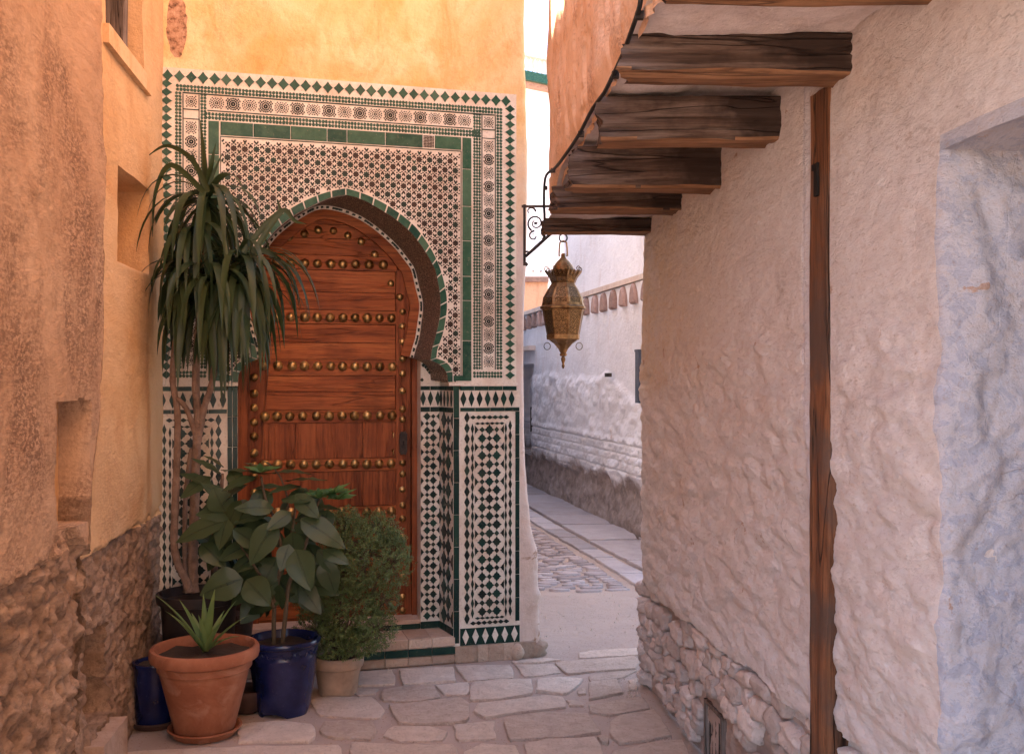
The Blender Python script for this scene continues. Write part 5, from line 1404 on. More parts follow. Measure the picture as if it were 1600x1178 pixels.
for k in range(16):
    px = 775 + k * 7.2; a = prof(px, -17); b = prof(px, -42); m = MB(); h_ = b[1] - a[1]
    m.lathe([(.05, 0), (.05, .05), (.03, .09), (.055, .2), (.035, .34), (.045, h_ - .06), (.05, h_)], 10); m.build('baluster', M['strip'], tw, True, loc=(a[0], Dt, a[1]))

# ================================================================ BRACKET AND LANTERN
BD = 5.42
br = empty('wall_bracket', at(818, 400, BD), 0, 'scrolled wrought iron bracket fixed to the corner of the tiled house', 'bracket')
o0 = at(818, 400, BD)
def loc(px, py, D=BD): return at(px, py, D) - o0
m = MB(); a = loc(817.5, 415); b = loc(821.5, 320); m.box(a.x, b.x, -.008, .008, a.z, b.z); m.build('upright', M['iron'], br)
m = MB(); a = loc(815, 324.5); b = loc(916, 321); m.box(a.x, b.x, -.007, .007, a.z, b.z); m.build('top_bar', M['iron'], br)
m = MB(); m.tube([loc(821, 401), loc(860, 366), loc(905, 323)], [.0085] * 3, 4); m.build('brace', M['iron'], br)
def scroll(cx, cy, r0, r1, a0, turns, rad=.0055, eye=True, name='scroll'):
    pts = []
    for k in range(40):
        t = k / 39; r_ = r0 + (r1 - r0) * t; a = R(a0) + turns * 2 * math.pi * t
        pts.append(loc(cx + r_ * math.cos(a), cy - r_ * math.sin(a)))
    m = MB(); m.tube(pts, [rad * (1 - .45 * k / 39) for k in range(40)], 7)
    if eye: m.lathe([(.001, -.008), (.011, -.003), (.011, .003), (.001, .008)], 10, c=loc(cx, cy))
    return m.build(name, M['iron'], br, True)
scroll(837, 349, 13, 4, -10 + 250, -1.35); scroll(829, 331, 8, 3, 0, .62, eye=False); scroll(834, 369, 8, 3.5, 80, .75, eye=False); scroll(876, 333, 8, 3, 200, -1.2); scroll(897, 332, 9, 3, -30, 1.2); scroll(846, 371, 4, 2, 90, -.5, .004, False)
m = MB(); m.lathe([(.001, -.012), (.012, 0), (.001, .012)], 10, c=loc(822.5, 413)); m.build('ball', M['iron'], br, True)
m = MB(); m.tube([loc(819, 394), loc(826, 393)], .005, 6); m.build('cleat', M['iron'], br)
LC = at(880, 480, BD); lan = empty('lantern', (LC.x, LC.y, at(880, 576, BD).z), R(12), 'pierced brass lantern hanging from the iron bracket in the alley', 'lantern')
sc_l = BD / FOC
def LZ(py): return (576 - py) * sc_l
def lr(px): return px * sc_l
# hexagonal body: rings of radius by height
def hexring(m, prof, n=6, mi=0, cap=False, ph=0.):
    vs = []; fs = []
    for (r_, z) in prof:
        for i in range(n): a = 2 * math.pi * (i + ph) / n; vs.append((r_ * math.cos(a), r_ * math.sin(a), z))
    for j in range(len(prof) - 1):
        for i in range(n):
            i2 = (i + 1) % n; fs.append((j * n + i, j * n + i2, (j + 1) * n + i2, (j + 1) * n + i))
    if cap: fs += [tuple(range(n))[::-1], tuple(range((len(prof) - 1) * n, len(prof) * n))]
    m.add(vs, fs, mi)
NS_ = 8
m = MB(); m.lathe([(lr(p), LZ(y)) for p, y in ((1, 576), (2.5, 572), (1.6, 568), (3.4, 563), (3.6, 560), (2.2, 557), (5.5, 556), (5.8, 553), (3.5, 551))], 14); m.build('finial', M['lantern'], lan, True)
m = MB(); hexring(m, [(lr(4), LZ(553)), (lr(8), LZ(545)), (lr(15), LZ(537)), (lr(23), LZ(531.5)), (lr(24.5), LZ(530))], NS_); lower = m.build('lower_bowl', M['lantern'], lan)
m = MB(); hexring(m, [(lr(25.5), LZ(531)), (lr(26.5), LZ(530)), (lr(27), LZ(524)), (lr(26), LZ(523))], NS_, cap=True); m.build('lower_band', M['lantern'], lan)
m = MB(); hexring(m, [(lr(34), LZ(484)), (lr(37.2), LZ(483)), (lr(37.2), LZ(480)), (lr(34.5), LZ(478)), (lr(33), LZ(477))], NS_); m.build('middle_band', M['lantern'], lan)
def latt():
    n = NB('pierced_brass'); p = n.pos
    v = n.vor(p, 165, 'DISTANCE_TO_EDGE', 'Distance'); w2 = n.noise(p, 230, 3, .6, 2.)
    hole = n.math('MULTIPLY', n.math('MULTIPLY', n.mask(v, .12, .20), n.mask(w2, .50, .58)), .6)
    c = n.mix(n.mask(v, .05, .16), (.26, .15, .065), (.020, .013, .008))
    n.done(c, .38, n.bump(v, .4, .003), metal=1.)
    tr = n.t.nodes.new('ShaderNodeBsdfTransparent'); ms = n.t.nodes.new('ShaderNodeMixShader'); n.put(ms.inputs[0], hole)
    n.t.links.new(n.b.outputs[0], ms.inputs[1]); n.t.links.new(tr.outputs[0], ms.inputs[2]); n.t.links.new(ms.outputs[0], n.t.nodes['Material Output'].inputs[0])
    return n.m
M['lattice'] = latt()
def panels(name, profile, cover):
    for i in range(NS_):
        a0, a1 = 2 * math.pi * i / NS_, 2 * math.pi * (i + 1) / NS_
        m = MB(); fr = MB(); vs = []; K_ = len(profile)
        for (r_, z) in profile:
            A = Vector((r_ * math.cos(a0), r_ * math.sin(a0), z)); B = Vector((r_ * math.cos(a1), r_ * math.sin(a1), z))
            vs.append((A, B))
        w_ = cover
        V = []
        for A, B in vs: V += [A, A.lerp(B, w_), A.lerp(B, 1 - w_), B]
        m.add(V, [(j * 4 + 1, j * 4 + 2, j * 4 + 6, j * 4 + 5) for j in range(K_ - 1)])
        m.build(name, M['lattice'], lan)
        out = 1.012; V2 = [(v[0] * out, v[1] * out, v[2]) for v in V]
        fr.add(V2, [(j * 4, j * 4 + 1, j * 4 + 5, j * 4 + 4) for j in range(K_ - 1)] + [(j * 4 + 2, j * 4 + 3, j * 4 + 7, j * 4 + 6) for j in range(K_ - 1)])
        # rails top and bottom
        for (j, t) in ((0, .09), (K_ - 2, .91)):
            A, B = vs[j]; C, D_ = vs[j + 1]
            if j == 0: q = [A, B, B.lerp(D_, .35 if K_ > 3 else t), A.lerp(C, .35 if K_ > 3 else t)]
            else: q = [A.lerp(C, .65 if K_ > 3 else t), B.lerp(D_, .65 if K_ > 3 else t), D_, C]
            fr.add([(v[0] * out, v[1] * out, v[2]) for v in q], [(0, 1, 2, 3)])
        fr.build('rib', M['lantern'], lan)
panels('lattice_panel', [(lr(26), LZ(524)), (lr(29.5), LZ(506)), (lr(33.5), LZ(484))], .11)
panels('upper_lattice_panel', [(lr(34), LZ(478)), (lr(32), LZ(466)), (lr(26), LZ(455)), (lr(20.5), LZ(446))], .13)
m = MB(); hexring(m, [(lr(21), LZ(447)), (lr(19), LZ(443)), (lr(19), LZ(439))], NS_, cap=True); m.build('neck', M['lantern'], lan)
m = MB()   # crown flares outward, toothed
vs = []; fs = []; n_ = 48
for i in range(n_):
    a = 2 * math.pi * i / n_; k8 = 1 / math.cos(((a * 8 / (2 * math.pi)) % 1 - .5) * math.pi / 4)
    for r_, y in ((18.5, 443), (22.5, 434), (29, 425)): vs.append((lr(r_) * k8 * .96 * math.cos(a), lr(r_) * k8 * .96 * math.sin(a), LZ(y - (2.5 * (i % 2) if y < 430 else 0))))
for i in range(n_):
    i2 = (i + 1) % n_
    for j in range(2): fs.append((i * 3 + j, i2 * 3 + j, i2 * 3 + j + 1, i * 3 + j + 1))
m.add(vs, fs); m.build('crown', M['lattice'], lan)
for i in range(NS_):
    a = 2 * math.pi * i / NS_; pts = [(lr(27 + 3.2 * math.sin(t)) * math.cos(a), lr(27 + 3.2 * math.sin(t)) * math.sin(a), LZ(425 - 4 - 3.5 * math.cos(t + math.pi))) for t in np.linspace(0, 5, 10)]
    m = MB(); m.tube(pts, .0022, 5); m.build('hook', M['darkbrass'], lan, True)
m = MB(); m.lathe([(lr(p), LZ(y)) for p, y in ((18, 431), (18, 427), (17.3, 422), (14.5, 415), (10, 409), (6, 405), (3.5, 402), (3.2, 397), (2, 396))], 24); m.build('dome', M['lantern'], lan, True)
for s_ in (-1, 1):
    m = MB(); c = Vector((s_ * lr(25), 0, LZ(541))); m.tube([c + Vector((lr(5) * math.cos(t), 0, lr(5.5) * math.sin(t))) for t in np.linspace(0, 6.28, 18)[:-1]], .0022, 6, close=True); m.build('side_ring', M['darkbrass'], lan, True, rot=(0, 0, R(-12)))
m = MB(); m.tube([Vector((lr(x), 0, LZ(y))) for x, y in ((-4.5, 400), (-6.5, 400), (-6.2, 388), (-5, 379), (0, 376.5), (5, 379), (6.2, 388), (6.5, 400), (4.5, 400))], .0045, 7); m.build('link', M['lantern'], lan, True, rot=(0, 0, R(-12)))
m = MB(); m.tube([Vector((lr(6.2) * math.cos(t), lr(1.5) * math.cos(t), LZ(372) + lr(6.2) * math.sin(t))) for t in np.linspace(0, 6.28, 20)[:-1]], .004, 7, close=True); m.tube([Vector((0, 0, LZ(366))), Vector((0, 0, LZ(324)))], .003, 6); m.build('ring', M['iron'], lan, True, rot=(0, 0, R(-12)))
# ================================================================ POTS AND PLANTS
def pot_mesh(name, prof, mat, n=40, squash=None):
    m = MB(); m.lathe(prof, n, cap=False); return m.mesh(name, mat, True, 42)
def ppos(cx, base_y):
    D = EYE * FOC / (base_y - HOR); return ((cx - 800) / FOC * D, D)
def soil(parent, r_, z, name='soil'):
    m = MB(); N = 20; vs = [(0, 0, z + .006)]
    for k in range(1, 5):
        for i in range(N):
            a = 2 * math.pi * i / N; q = r_ * k / 4; vs.append((q * math.cos(a), q * math.sin(a), z + float(fbm(q * math.cos(a), q * math.sin(a), 25, 3, 5)) * .018))
    fs = [(0, 1 + i, 1 + (i + 1) % N) for i in range(N)]
    for k in range(3):
        for i in range(N): a = 1 + k * N + i; b = 1 + k * N + (i + 1) % N; fs.append((a, b, b + N, a + N))
    m.add(vs, fs); return m.build(name, M['soil'], parent, True)
def saucer(name, x, y, r_, mat, label, h=.035):
    m = MB(); m.lathe([(0.001, .004), (r_ * .80, .004), (r_ * .84, .0), (r_ * .98, h * .75), (r_ * 1.02, h * .85), (r_ * 1.02, h), (r_ * .96, h), (r_ * .90, h * .5), (r_ * .82, .012), (.001, .010)], 40, cap=False)
    o = m.build(name, mat, None, True, 40, loc=(x, y, .004)); tag(o, label, 'saucer'); return o
def strap(p0, d0, L, wid, droop, seg=9, fold=.25, twist=0., face=None, base=.55, tip=.35, curl=1.):
    """an arching strap leaf: returns verts, faces (3 across)"""
    p = Vector(p0); d = Vector(d0).normalized(); vs = []; h = L / seg
    side = d.cross(Vector((0, 0, 1)));
    if side.length < .15: side = Vector((rnd.uniform(-1, 1), rnd.uniform(-1, 1), 0))
    side.normalize()
    for k in range(seg + 1):
        t = k / seg; w_ = wid * (base + (1 - base) * min(1, t * 4)) * (1 - max(0, (t - tip) / (1 - tip)) ** 1.7) * .5 + .0004
        nrm = side.cross(d).normalized(); s2 = (side * math.cos(twist * t) + nrm * math.sin(twist * t))
        n2 = s2.cross(d).normalized()
        vs += [p - s2 * w_ + n2 * w_ * fold, p.copy(), p + s2 * w_ + n2 * w_ * fold]
        p = p + d * h
        d = (d + Vector((0, 0, -1)) * droop * h * (1 + t * curl)).normalized()
        s_ = side - d * side.dot(d)
        if s_.length > .05: side = s_.normalized()
    fs = []
    for k in range(seg):
        for j in range(2): a = k * 3 + j; fs.append((a, a + 1, a + 4, a + 3))
    return vs, fs
def add_leaf(parent, vf, mat, name='leaf', org=None):
    vs, fs = vf; o = Vector(org) if org is not None else vs[0]
    return link(name, mesh(name, [v - o for v in vs], fs, mat, True), parent, tuple(o))

# ---- 1 the tall many-headed plant behind the others
X, D = -1.455, 4.76
t1 = empty('potted_plant', (X, D, 0), 0, 'tall plant with bare trunks and long drooping strap leaves by the left wall', 'potted plant')
link('pot', pot_mesh('pot', [(.001, .01), (.135, .0), (.14, .01), (.168, .44), (.172, .475), (.188, .48), (.190, .52), (.176, .522), (.165, .48), (.001, .47)], M['rimpot']), t1)
soil(t1, .165, .482)
def T(px, py, dD=0.): return at(px, py, D + dD) - Vector((X, D, 0))
trunks = [([T(296, 925), T(290, 905), T(278, 880), T(272, 845), T(275, 760), T(277, 690), T(277, 640), T(270, 595), T(273, 540), T(280, 470), T(286, 420)], .021, .012),
          ([T(303, 925, .03), T(301, 880, .03), T(304, 790, .03), T(306, 720, .03), T(309, 660, .03), T(306, 600, .03), T(308, 540), T(315, 440), T(322, 320)], .026, .013),
          ([T(309, 690, .03), T(318, 640, .03), T(332, 595, .02), T(340, 520), T(356, 450), T(372, 405)], .018, .011),
          ([T(306, 680, .03), T(292, 640, 0), T(277, 622, -.01)], .014, .010),
          ([T(290, 925, .08), T(289, 800, .08), T(295, 730, .07), T(300, 700, .05)], .013, .011)]
for pts, r0, r1 in trunks:
    q = smooth(pts, 5); n = len(q); m = MB()
    m.tube(q, [(r0 + (r1 - r0) * i / n) * (1 + .10 * math.sin(i * 2.9) + rnd.uniform(-.05, .05)) for i in range(n)], 10)
    m.build('trunk', M['bark'], t1, True, 60)
def rosette(px, py, dD, n, elev_rng, L_rng, dr, wid=.034, az=None, nm='leaf'):
    c = T(px, py, dD)
    for k in range(n):
        a = (k * 2.39996 + rnd.uniform(-.3, .3)) if az is None else R(rnd.uniform(*az))
        e = R(rnd.uniform(*elev_rng)); L = rnd.uniform(*L_rng)
        d = Vector((math.cos(a) * math.cos(e), math.sin(a) * math.cos(e), math.sin(e)))
        c2 = c + Vector((rnd.uniform(-.008, .008), rnd.uniform(-.008, .008), rnd.uniform(-.03, .015)))
        if d.x < -.2: L *= .80
        add_leaf(t1, strap(c2, d, L, wid * rnd.uniform(.75, 1.15), rnd.uniform(*dr), 10, .22, rnd.uniform(-.7, .7)), M['strap'])
rosette(322, 312, 0, 30, (5, 50), (.38, .62), (4.5, 10))
rosette(322, 318, 0, 14, (-35, 5), (.40, .60), (5, 10))
rosette(374, 402, -.02, 22, (0, 55), (.38, .58), (5, 10))
rosette(374, 408, -.02, 8, (-40, 0), (.35, .5), (5, 10))
rosette(300, 470, -.05, 18, (-50, 15), (.34, .52), (5, 10))
rosette(345, 470, -.07, 20, (-50, 15), (.34, .52), (5, 10))
rosette(380, 440, -.05, 14, (-50, 15), (.40, .56), (4, 8))
rosette(378, 425, -.03, 18, (-60, 10), (.38, .55), (4, 9))
rosette(330, 420, -.06, 26, (-60, 20), (.40, .62), (4, 9))
rosette(285, 430, -.03, 16, (-60, 10), (.34, .52), (5, 10))
rosette(300, 360, -.02, 16, (-30, 30), (.36, .55), (5, 10))
rosette(290, 415, -.02, 18, (-10, 45), (.32, .50), (6, 12))
rosette(330, 440, -.08, 20, (-20, 35), (.32, .52), (6, 12))
rosette(378, 410, -.05, 10, (0, 40), (.40, .58), (4, 7), .026, (-50, 10))
for (tx, ty, L, dr, wd) in ((312, 184, .34, .0, .042), (262, 232, .20, 1.5, .036), (345, 238, .20, 1.0, .04), (300, 235, .22, .5, .034), (336, 222, .22, .8, .034), (255, 205, .32, 6.5, .034)):
    c = T(322, 312); d = T(tx, ty, rnd.uniform(-.08, .03)) - c
    add_leaf(t1, strap(c, d, d.length * (1. if dr < 4 else 1.35), wd, dr, 10, .3, .1), M['strap'])
for (pts) in ([(325, 300), (300, 250), (262, 228), (232, 243)], [(318, 300), (268, 258), (243, 300), (238, 370)], [(380, 395), (415, 350), (436, 330), (432, 312)], [(392, 392), (420, 395), (455, 430), (470, 480)], [(398, 392), (440, 330), (460, 345), (478, 350)]):
    q = smooth([T(a, b, -.12 + .03 * i) for i, (a, b) in enumerate(pts)], 5); vs = []; n = len(q)
    for i, p in enumerate(q):
        t = (q[min(i + 1, n - 1)] - q[max(i - 1, 0)]).normalized(); sd_ = t.cross(Vector((0, 1, .2))).normalized(); w_ = .013 * (1 - (i / (n - 1)) ** 2.2) + .0005
        vs += [p - sd_ * w_, p + Vector((0, .004, -.002)), p + sd_ * w_]
    add_leaf(t1, (vs, [(k * 3 + j, k * 3 + j + 1, k * 3 + j + 4, k * 3 + j + 3) for k in range(n - 1) for j in range(2)]), M['strap'])

# ---- 2 terracotta pot with a small sword-leaved plant
X, D = ppos(320, 1147)
t2 = empty('potted_plant', (X, D, .016), 0, 'small sword-leaved plant in the big terracotta pot at the front', 'potted plant')
link('pot', pot_mesh('pot', [(.001, .0), (.118, .0), (.123, .006), (.184, .255), (.190, .268), (.195, .272), (.197, .300), (.206, .306), (.222, .312), (.226, .325), (.226, .350), (.220, .360), (.208, .362), (.200, .352), (.196, .30), (.001, .29)], M['terracotta'], 56), t2)
soil(t2, .196, .322)
saucer('saucer', X, D, .150, M['terracotta'], 'terracotta saucer under the big terracotta pot')
def T2(px, py, dD=0.): return at(px, py, D + dD) - Vector((X, D, .016))
for (tx, ty, dD, wd) in ((252, 924, -.05, .032), (283, 936, .06, .03), (318, 930, .04, .034), (334, 922, -.02, .036), (366, 938, .05, .032), (384, 957, -.06, .028), (279, 968, -.12, .03), (372, 990, -.14, .028), (300, 958, .12, .03), (350, 955, .12, .03), (262, 950, .1, .026), (344, 975, -.10, .03), (310, 962, -.06, .034)):
    c = T2(321 + (tx - 320) * .05, 1018, dD * .1); d = T2(tx, ty, dD) - c
    add_leaf(t2, strap(c, d + Vector((0, 0, .03)), d.length * 1.03, wd, 1.3, 9, .55, rnd.uniform(-.2, .2), base=.7, tip=.25), M['yucca'])

# ---- 3 small dark blue pot and its saucer
X, D = ppos(243, 1133); X -= .004
t3 = empty('flower_pot', (X, D, .02), 0, 'small dark blue glazed pot of soil behind the terracotta one', 'flower pot')
link('pot', pot_mesh('pot', [(.001, 0), (.080, .0), (.084, .01), (.084, .20), (.088, .235), (.094, .25), (.092, .262), (.082, .262), (.078, .24), (.001, .23)], M['blueglaze']), t3)
soil(t3, .078, .246)
saucer('saucer', X, D, .105, M['brownpot'], 'dark brown saucer under the small blue pot by the left wall', .03)

# ---- 4 big blue pot with the broad-leaved plant
X, D = ppos(443, 1112)
t4 = empty('potted_plant', (X, D, 0), 0, 'bushy plant with big dark oval leaves in the large blue glazed pot', 'potted plant')
prof = [(.001, .03), (.100, .028), (.107, .0), (.112, .0), (.118, .03), (.134, .12), (.147, .21), (.149, .255), (.151, .262), (.149, .268), (.150, .305), (.154, .312), (.164, .318), (.168, .328), (.164, .338), (.154, .340), (.148, .33), (.144, .28), (.001, .27)]
m = MB(); m.lathe(prof, 48, cap=False)
vs = []
for v in m.v:       # scalloped foot
    if v[2] < .004: a = math.atan2(v[1], v[0]); vs.append((v[0], v[1], .022 * max(0, math.sin(a * 3 + .6)) ** .5 if math.sin(a * 3 + .6) > .1 else 0))
    else: vs.append(v)
m.v = vs; m.build('pot', M['blueglaze'], t4, True, 50)
m = MB()          # scrolled relief band
for k in range(26):
    a0 = 2 * math.pi * k / 26
    pts = []
    for j in range(9):
        t = j / 8; a = a0 + .2 * t; z = .286 + .011 * math.sin(t * 6.28 + (k % 2) * 3.14); pts.append((.1515 * math.cos(a), .1515 * math.sin(a), z))
    m.tube(pts, .0022, 4)
    m.tube([(.1515 * math.cos(a0 + .1 + .03 * math.cos(q)), .1515 * math.sin(a0 + .1 + .03 * math.cos(q)), .286 + .005 * math.sin(q)) for q in np.linspace(0, 5, 8)], .0018, 4)
m.build('relief_band', M['blueglaze'], t4, True)
soil(t4, .146, .305)
def T4(px, py, dD=0.): return at(px, py, D + dD) - Vector((X, D, 0))
for pts, r0 in (([(428, 1010), (428, 960), (432, 920), (440, 870), (432, 820), (415, 780), (408, 745)], .011), ([(441, 1010), (446, 960), (452, 910), (470, 870), (488, 820), (500, 780), (520, 765)], .011), ([(428, 950), (415, 915), (395, 880), (375, 850), (365, 810)], .008), ([(440, 870), (456, 830), (462, 790), (470, 760)], .008), ([(432, 820), (450, 790), (440, 750), (430, 735)], .006)):
    q = smooth([T4(a, b, rnd.uniform(-.03, .03)) for a, b in pts], 4); m = MB(); m.tube(q, [r0 * (1 - .55 * i / len(q)) for i in range(len(q))], 8); m.build('stem', M['stem'], t4, True)
def broad(c, along, nrm, L, wd, mat, parent, bend=.25, fold=.25):
    """oval pointed leaf with a folded midrib; its stalk is c"""
    a = Vector(along).normalized(); n_ = Vector(nrm); n_ = (n_ - a * n_.dot(a)).normalized(); s = a.cross(n_); vs = []; SEG = 8; AC = 4
    for k in range(SEG + 1):
        t = k / SEG; w_ = wd * .5 * (math.sin(math.pi * t ** .82) ** .8 if 0 < t < 1 else 0) * (1 - .25 * t) * 1.15
        mid = Vector(c) + a * (L * t) - n_ * (bend * L * t * t)
        for j in range(-AC // 2, AC // 2 + 1):
            q = j / (AC / 2); rip = .020 * L * math.sin(t * 19 + abs(q) * 2) * abs(q)
            vs.append(mid + s * (w_ * q) + n_ * (abs(q) * w_ * fold - q * q * w_ * .12 + rip))
    fs = [(k * (AC + 1) + j, k * (AC + 1) + j + 1, (k + 1) * (AC + 1) + j + 1, (k + 1) * (AC + 1) + j) for k in range(SEG) for j in range(AC)]
    o = add_leaf(parent, (vs, fs), mat, org=c); uvl = o.data.uv_layers.new(name='uv')
    for lp in o.data.loops:
        k, j = divmod(lp.vertex_index, AC + 1); uvl.data[lp.index].uv = (j / AC, k / SEG)
    return o
BL = [# base x,y, tip x,y, width px, dD, facing(up=1..0)
 (400, 745, 352, 768, 26, -.05, .7), (415, 735, 385, 725, 20, 0, .9), (430, 735, 413, 718, 16, 0, .8), (425, 740, 478, 742, 18, -.05, .9), (445, 752, 505, 760, 18, -.05, .9), (470, 760, 425, 775, 20, -.06, .8),
 (428, 795, 372, 802, 30, -.10, .5), (420, 800, 372, 820, 22, -.05, .5), (430, 815, 400, 880, 36, -.13, .15), (452, 850, 442, 888, 26, -.12, .2), (462, 858, 475, 918, 40, -.14, .15), (470, 810, 524, 862, 38, -.14, .4), (462, 772, 488, 812, 28, -.12, .4),
 (505, 860, 538, 888, 22, -.15, .5), (455, 800, 425, 832, 24, -.12, .4), (460, 812, 500, 810, 22, -.08, .7), (440, 780, 478, 790, 20, -.1, .7), (390, 850, 350, 880, 30, -.02, .4), (380, 905, 322, 938, 46, -.10, .35), (385, 905, 412, 950, 40, -.10, .25), (415, 860, 370, 900, 28, 0, .3),
 (480, 795, 525, 800, 18, -.04, .8), (500, 830, 470, 850, 22, 0, .5), (410, 830, 440, 860, 26, .02, .4), (480, 850, 500, 900, 30, .02, .3), (430, 900, 455, 945, 34, .03, .3), (400, 880, 380, 935, 34, .05, .3), (470, 890, 440, 940, 32, .06, .3), (440, 840, 405, 860, 28, .05, .5), (465, 830, 500, 850, 28, .05, .5), (395, 800, 350, 830, 30, .06, .5), (480, 910, 520, 935, 28, .08, .4),
 (335, 760, 283, 745, 24, .05, .7), (345, 740, 300, 722, 20, .05, .8), (345, 735, 410, 752, 16, .0, .9), (330, 745, 290, 780, 26, .03, .4), (360, 790, 318, 760, 26, .02, .6), (352, 800, 330, 770, 40, -.02, .5), (350, 815, 284, 852, 36, -.06, .5), (345, 790, 375, 760, 26, 0, .7), (370, 800, 312, 812, 40, .0, .6), (350, 830, 395, 830, 26, .02, .6), (350, 730, 320, 715, 20, 0, .8), (360, 735, 372, 762, 22, 0, .4),
 (440, 760, 400, 770, 20, .02, .8), (500, 780, 470, 815, 22, -.02, .5), (425, 770, 395, 800, 30, .0, .4), (455, 770, 480, 770, 22, .0, .8), (410, 815, 378, 850, 32, -.03, .3), (435, 870, 415, 915, 36, .0, .2), (460, 900, 490, 960, 32, .05, .2), (410, 930, 385, 975, 34, .05, .2)]
for (bx, by, tx, ty, wp, dD, f) in BL:
    c = T4(bx, by, dD + .04); t_ = T4(tx, ty, dD - .02); a = t_ - c; L = a.length * 1.08; wd = wp / FOC * D * 1.05
    up = Vector((rnd.uniform(-.25, .25), -(1 - f) * 1.2 - .1, f * 1.1 + .12))
    broad(c, a + Vector((0, 0, .25 * L)), up, L, wd * rnd.uniform(.95, 1.1), M['broad'], t4, rnd.uniform(.12, .3), rnd.uniform(.1, .3))
for k in range(70):
    bx, by = 300 + 215 * rnd.random(), 760 + 180 * rnd.random()
    if (bx - 430) ** 2 / 110 ** 2 + (by - 830) ** 2 / 100 ** 2 > 1.1 and not (bx < 370 and 760 < by < 850): continue
    an = rnd.uniform(0, 6.28); wp = rnd.uniform(22, 38); L_ = wp * rnd.uniform(1.25, 1.9); tx, ty = bx + L_ * math.cos(an), by + L_ * abs(math.sin(an)) * .8 + 8
    if tx < 262: continue
    dD = rnd.uniform(-.04, .14); c = T4(bx, by, dD); a = T4(tx, ty, dD + rnd.uniform(-.08, .03)) - c
    broad(c, a, Vector((rnd.uniform(-.5, .5), -.5, rnd.uniform(.1, 1.))), a.length, wp / FOC * D, M['broad'], t4, rnd.uniform(.15, .4), rnd.uniform(.1, .3))
for cx, cy in ((500, 778), (520, 772), (408, 738), (528, 780)):       # fresh rosettes of small bright leaves
    for k in range(11):
        a = k * 2.4; d = Vector((math.cos(a), math.sin(a) * .8, rnd.uniform(.25, .9))); c = T4(cx, cy, -.06)
        if cx == 408 and k > 6: continue
        broad(c, d, Vector((-d.x * .4, -.5 - d.y * .4, .8)), rnd.uniform(.06, .095), rnd.uniform(.024, .034), M['young'], t4, .2, .3)
# thin third trunk rising out of a brown pot at the back carries the leaves on the left
X5, D5 = (345 - 800) / FOC * 4.98, 4.98
t5 = empty('potted_plant', (X5, D5, 0), 0, 'shaded brown pot with a single bare brown trunk behind the big blue pot', 'potted plant')
link('pot', pot_mesh('pot', [(.001, .0), (.12, .0), (.155, .34), (.17, .345), (.172, .385), (.158, .386), (.15, .35), (.001, .34)], M['brownpot']), t5); soil(t5, .15, .352)
q = smooth([at(332, 960, 4.95), at(335, 900, 4.92), at(334, 860, 4.9), at(333, 828, 4.88), at(338, 800, 4.86), at(345, 770, 4.84), at(348, 740, 4.82)], 4); m = MB(); m.tube([p - Vector((X5, D5, 0)) for p in q], [.017 - .012 * (i / len(q)) ** 3 for i in range(len(q))], 9); m.build('trunk', M['bark'], t5, True)

# ---- 5 dark bowl beside the terracotta pot
X, D = ppos(384, 1113)
m = MB(); m.lathe([(.001, .0), (.05, .0), (.055, .006), (.095, .07), (.103, .098), (.102, .106), (.094, .106), (.086, .07), (.045, .014), (.001, .012)], 36, cap=False)
o = m.build('bowl', M['brownpot'], None, True, 40, loc=(X, D, .006), rot=(R(-2), R(2), 0)); tag(o, 'dark brown empty bowl between the terracotta pot and the large blue pot', 'bowl')

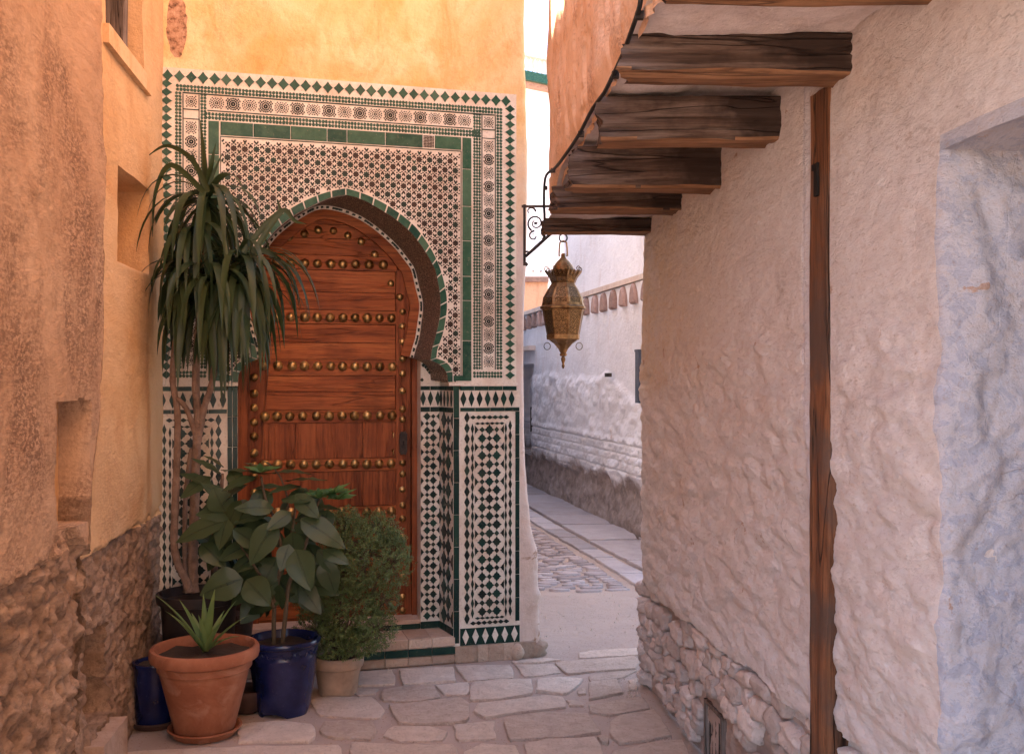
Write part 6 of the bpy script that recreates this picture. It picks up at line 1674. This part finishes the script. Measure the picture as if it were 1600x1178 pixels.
# ---- 6 clipped fine-leaved shrub in the tan pot
X, D = ppos(528, 1082)
t6 = empty('potted_plant', (X, D, 0), 0, 'round fine-leaved green shrub in the small tan pot by the doorstep', 'potted plant')
link('pot', pot_mesh('pot', [(.001, .004), (.085, .004), (.088, .0), (.092, .0), (.092, .012), (.110, .125), (.113, .13), (.120, .134), (.124, .15), (.124, .180), (.119, .186), (.110, .186), (.106, .16), (.001, .15)], M['tanpot'], 44), t6)
soil(t6, .108, .165)
def T6(px, py, dD=0.): return at(px, py, D + dD) - Vector((X, D, 0))
blobs = [((575, 868), .185, .16, -.02), ((540, 845), .13, .13, .02), ((612, 880), .095, .13, 0), ((530, 905), .16, .15, .0), ((545, 960), .17, .14, -.03), ((500, 930), .13, .12, .03), ((585, 985), .10, .09, -.06), ((520, 1000), .13, .08, -.04), ((600, 940), .075, .07, 0), ((495, 985), .09, .09, 0), ((560, 1005), .10, .06, -.08), ((480, 905), .08, .08, .05), ((590, 830), .10, .08, .02), ((540, 815), .07, .06, .04), ((610, 850), .07, .07, 0)]
rb = np.random.RandomState(5); LV = []; twigs = MB()
cents = [(T6(b[0][0], b[0][1], b[3]), b[1], b[2]) for b in blobs]
base = Vector((0, 0, .17))
for c, rx, rz in cents:
    mid = base.lerp(c, .5) + Vector((rnd.uniform(-.03, .03), rnd.uniform(-.03, .03), 0))
    twigs.tube(smooth([base + Vector((rnd.uniform(-.02, .02), rnd.uniform(-.02, .02), 0)), mid, c], 4), .0045, 5)
    for k in range(40):
        u = Vector(rb.normal(size=3)).normalized(); e = c + Vector((u.x * rx, u.y * rx, u.z * rz)) * .85; twigs.tube([c.lerp(e, .1), c.lerp(e, .6) + Vector((0, 0, .01)), e], [.0022, .0016, .0008], 4)
twigs.build('twigs', M['stem'], t6, kind='stuff')
tot = 0; verts = []; faces = []
for c, rx, rz in cents:
    nsprig = int(520 * (rx / .13) ** 2)
    for k in range(nsprig):
        u = Vector(rb.normal(size=3)).normalized(); q = float(fbm(np.array(u.x * 2.2 + c.x * 9), np.array(u.z * 2.2 + u.y * 2), 1.6, 3, 7)); rr = (rb.uniform(.45, 1.0) ** .45) * (1 + q * .38)
        p = c + Vector((u.x * rx, u.y * rx, u.z * rz)) * rr
        if p.z < .13 and math.hypot(p.x, p.y) < .13: continue
        ax = (u + Vector((0, 0, .7)) + Vector(rb.normal(size=3)) * .35).normalized(); s1 = ax.orthogonal().normalized(); s2 = ax.cross(s1)
        for j in range(6):
            a = j * 2.4 + rb.uniform(0, 1); o_ = p + ax * (.0045 * j); ld = (s1 * math.cos(a) + s2 * math.sin(a) + ax * .8).normalized(); L = rb.uniform(.009, .0145); sw = ld.cross(ax).normalized() * (L * .26)
            b0 = len(verts); verts += [o_, o_ + ld * L * .55 + sw, o_ + ld * L, o_ + ld * L * .55 - sw]; faces.append((b0, b0 + 1, b0 + 2, b0 + 3))
link('foliage', mesh('foliage', verts, faces, M['bushleaf']), t6, kind='stuff')
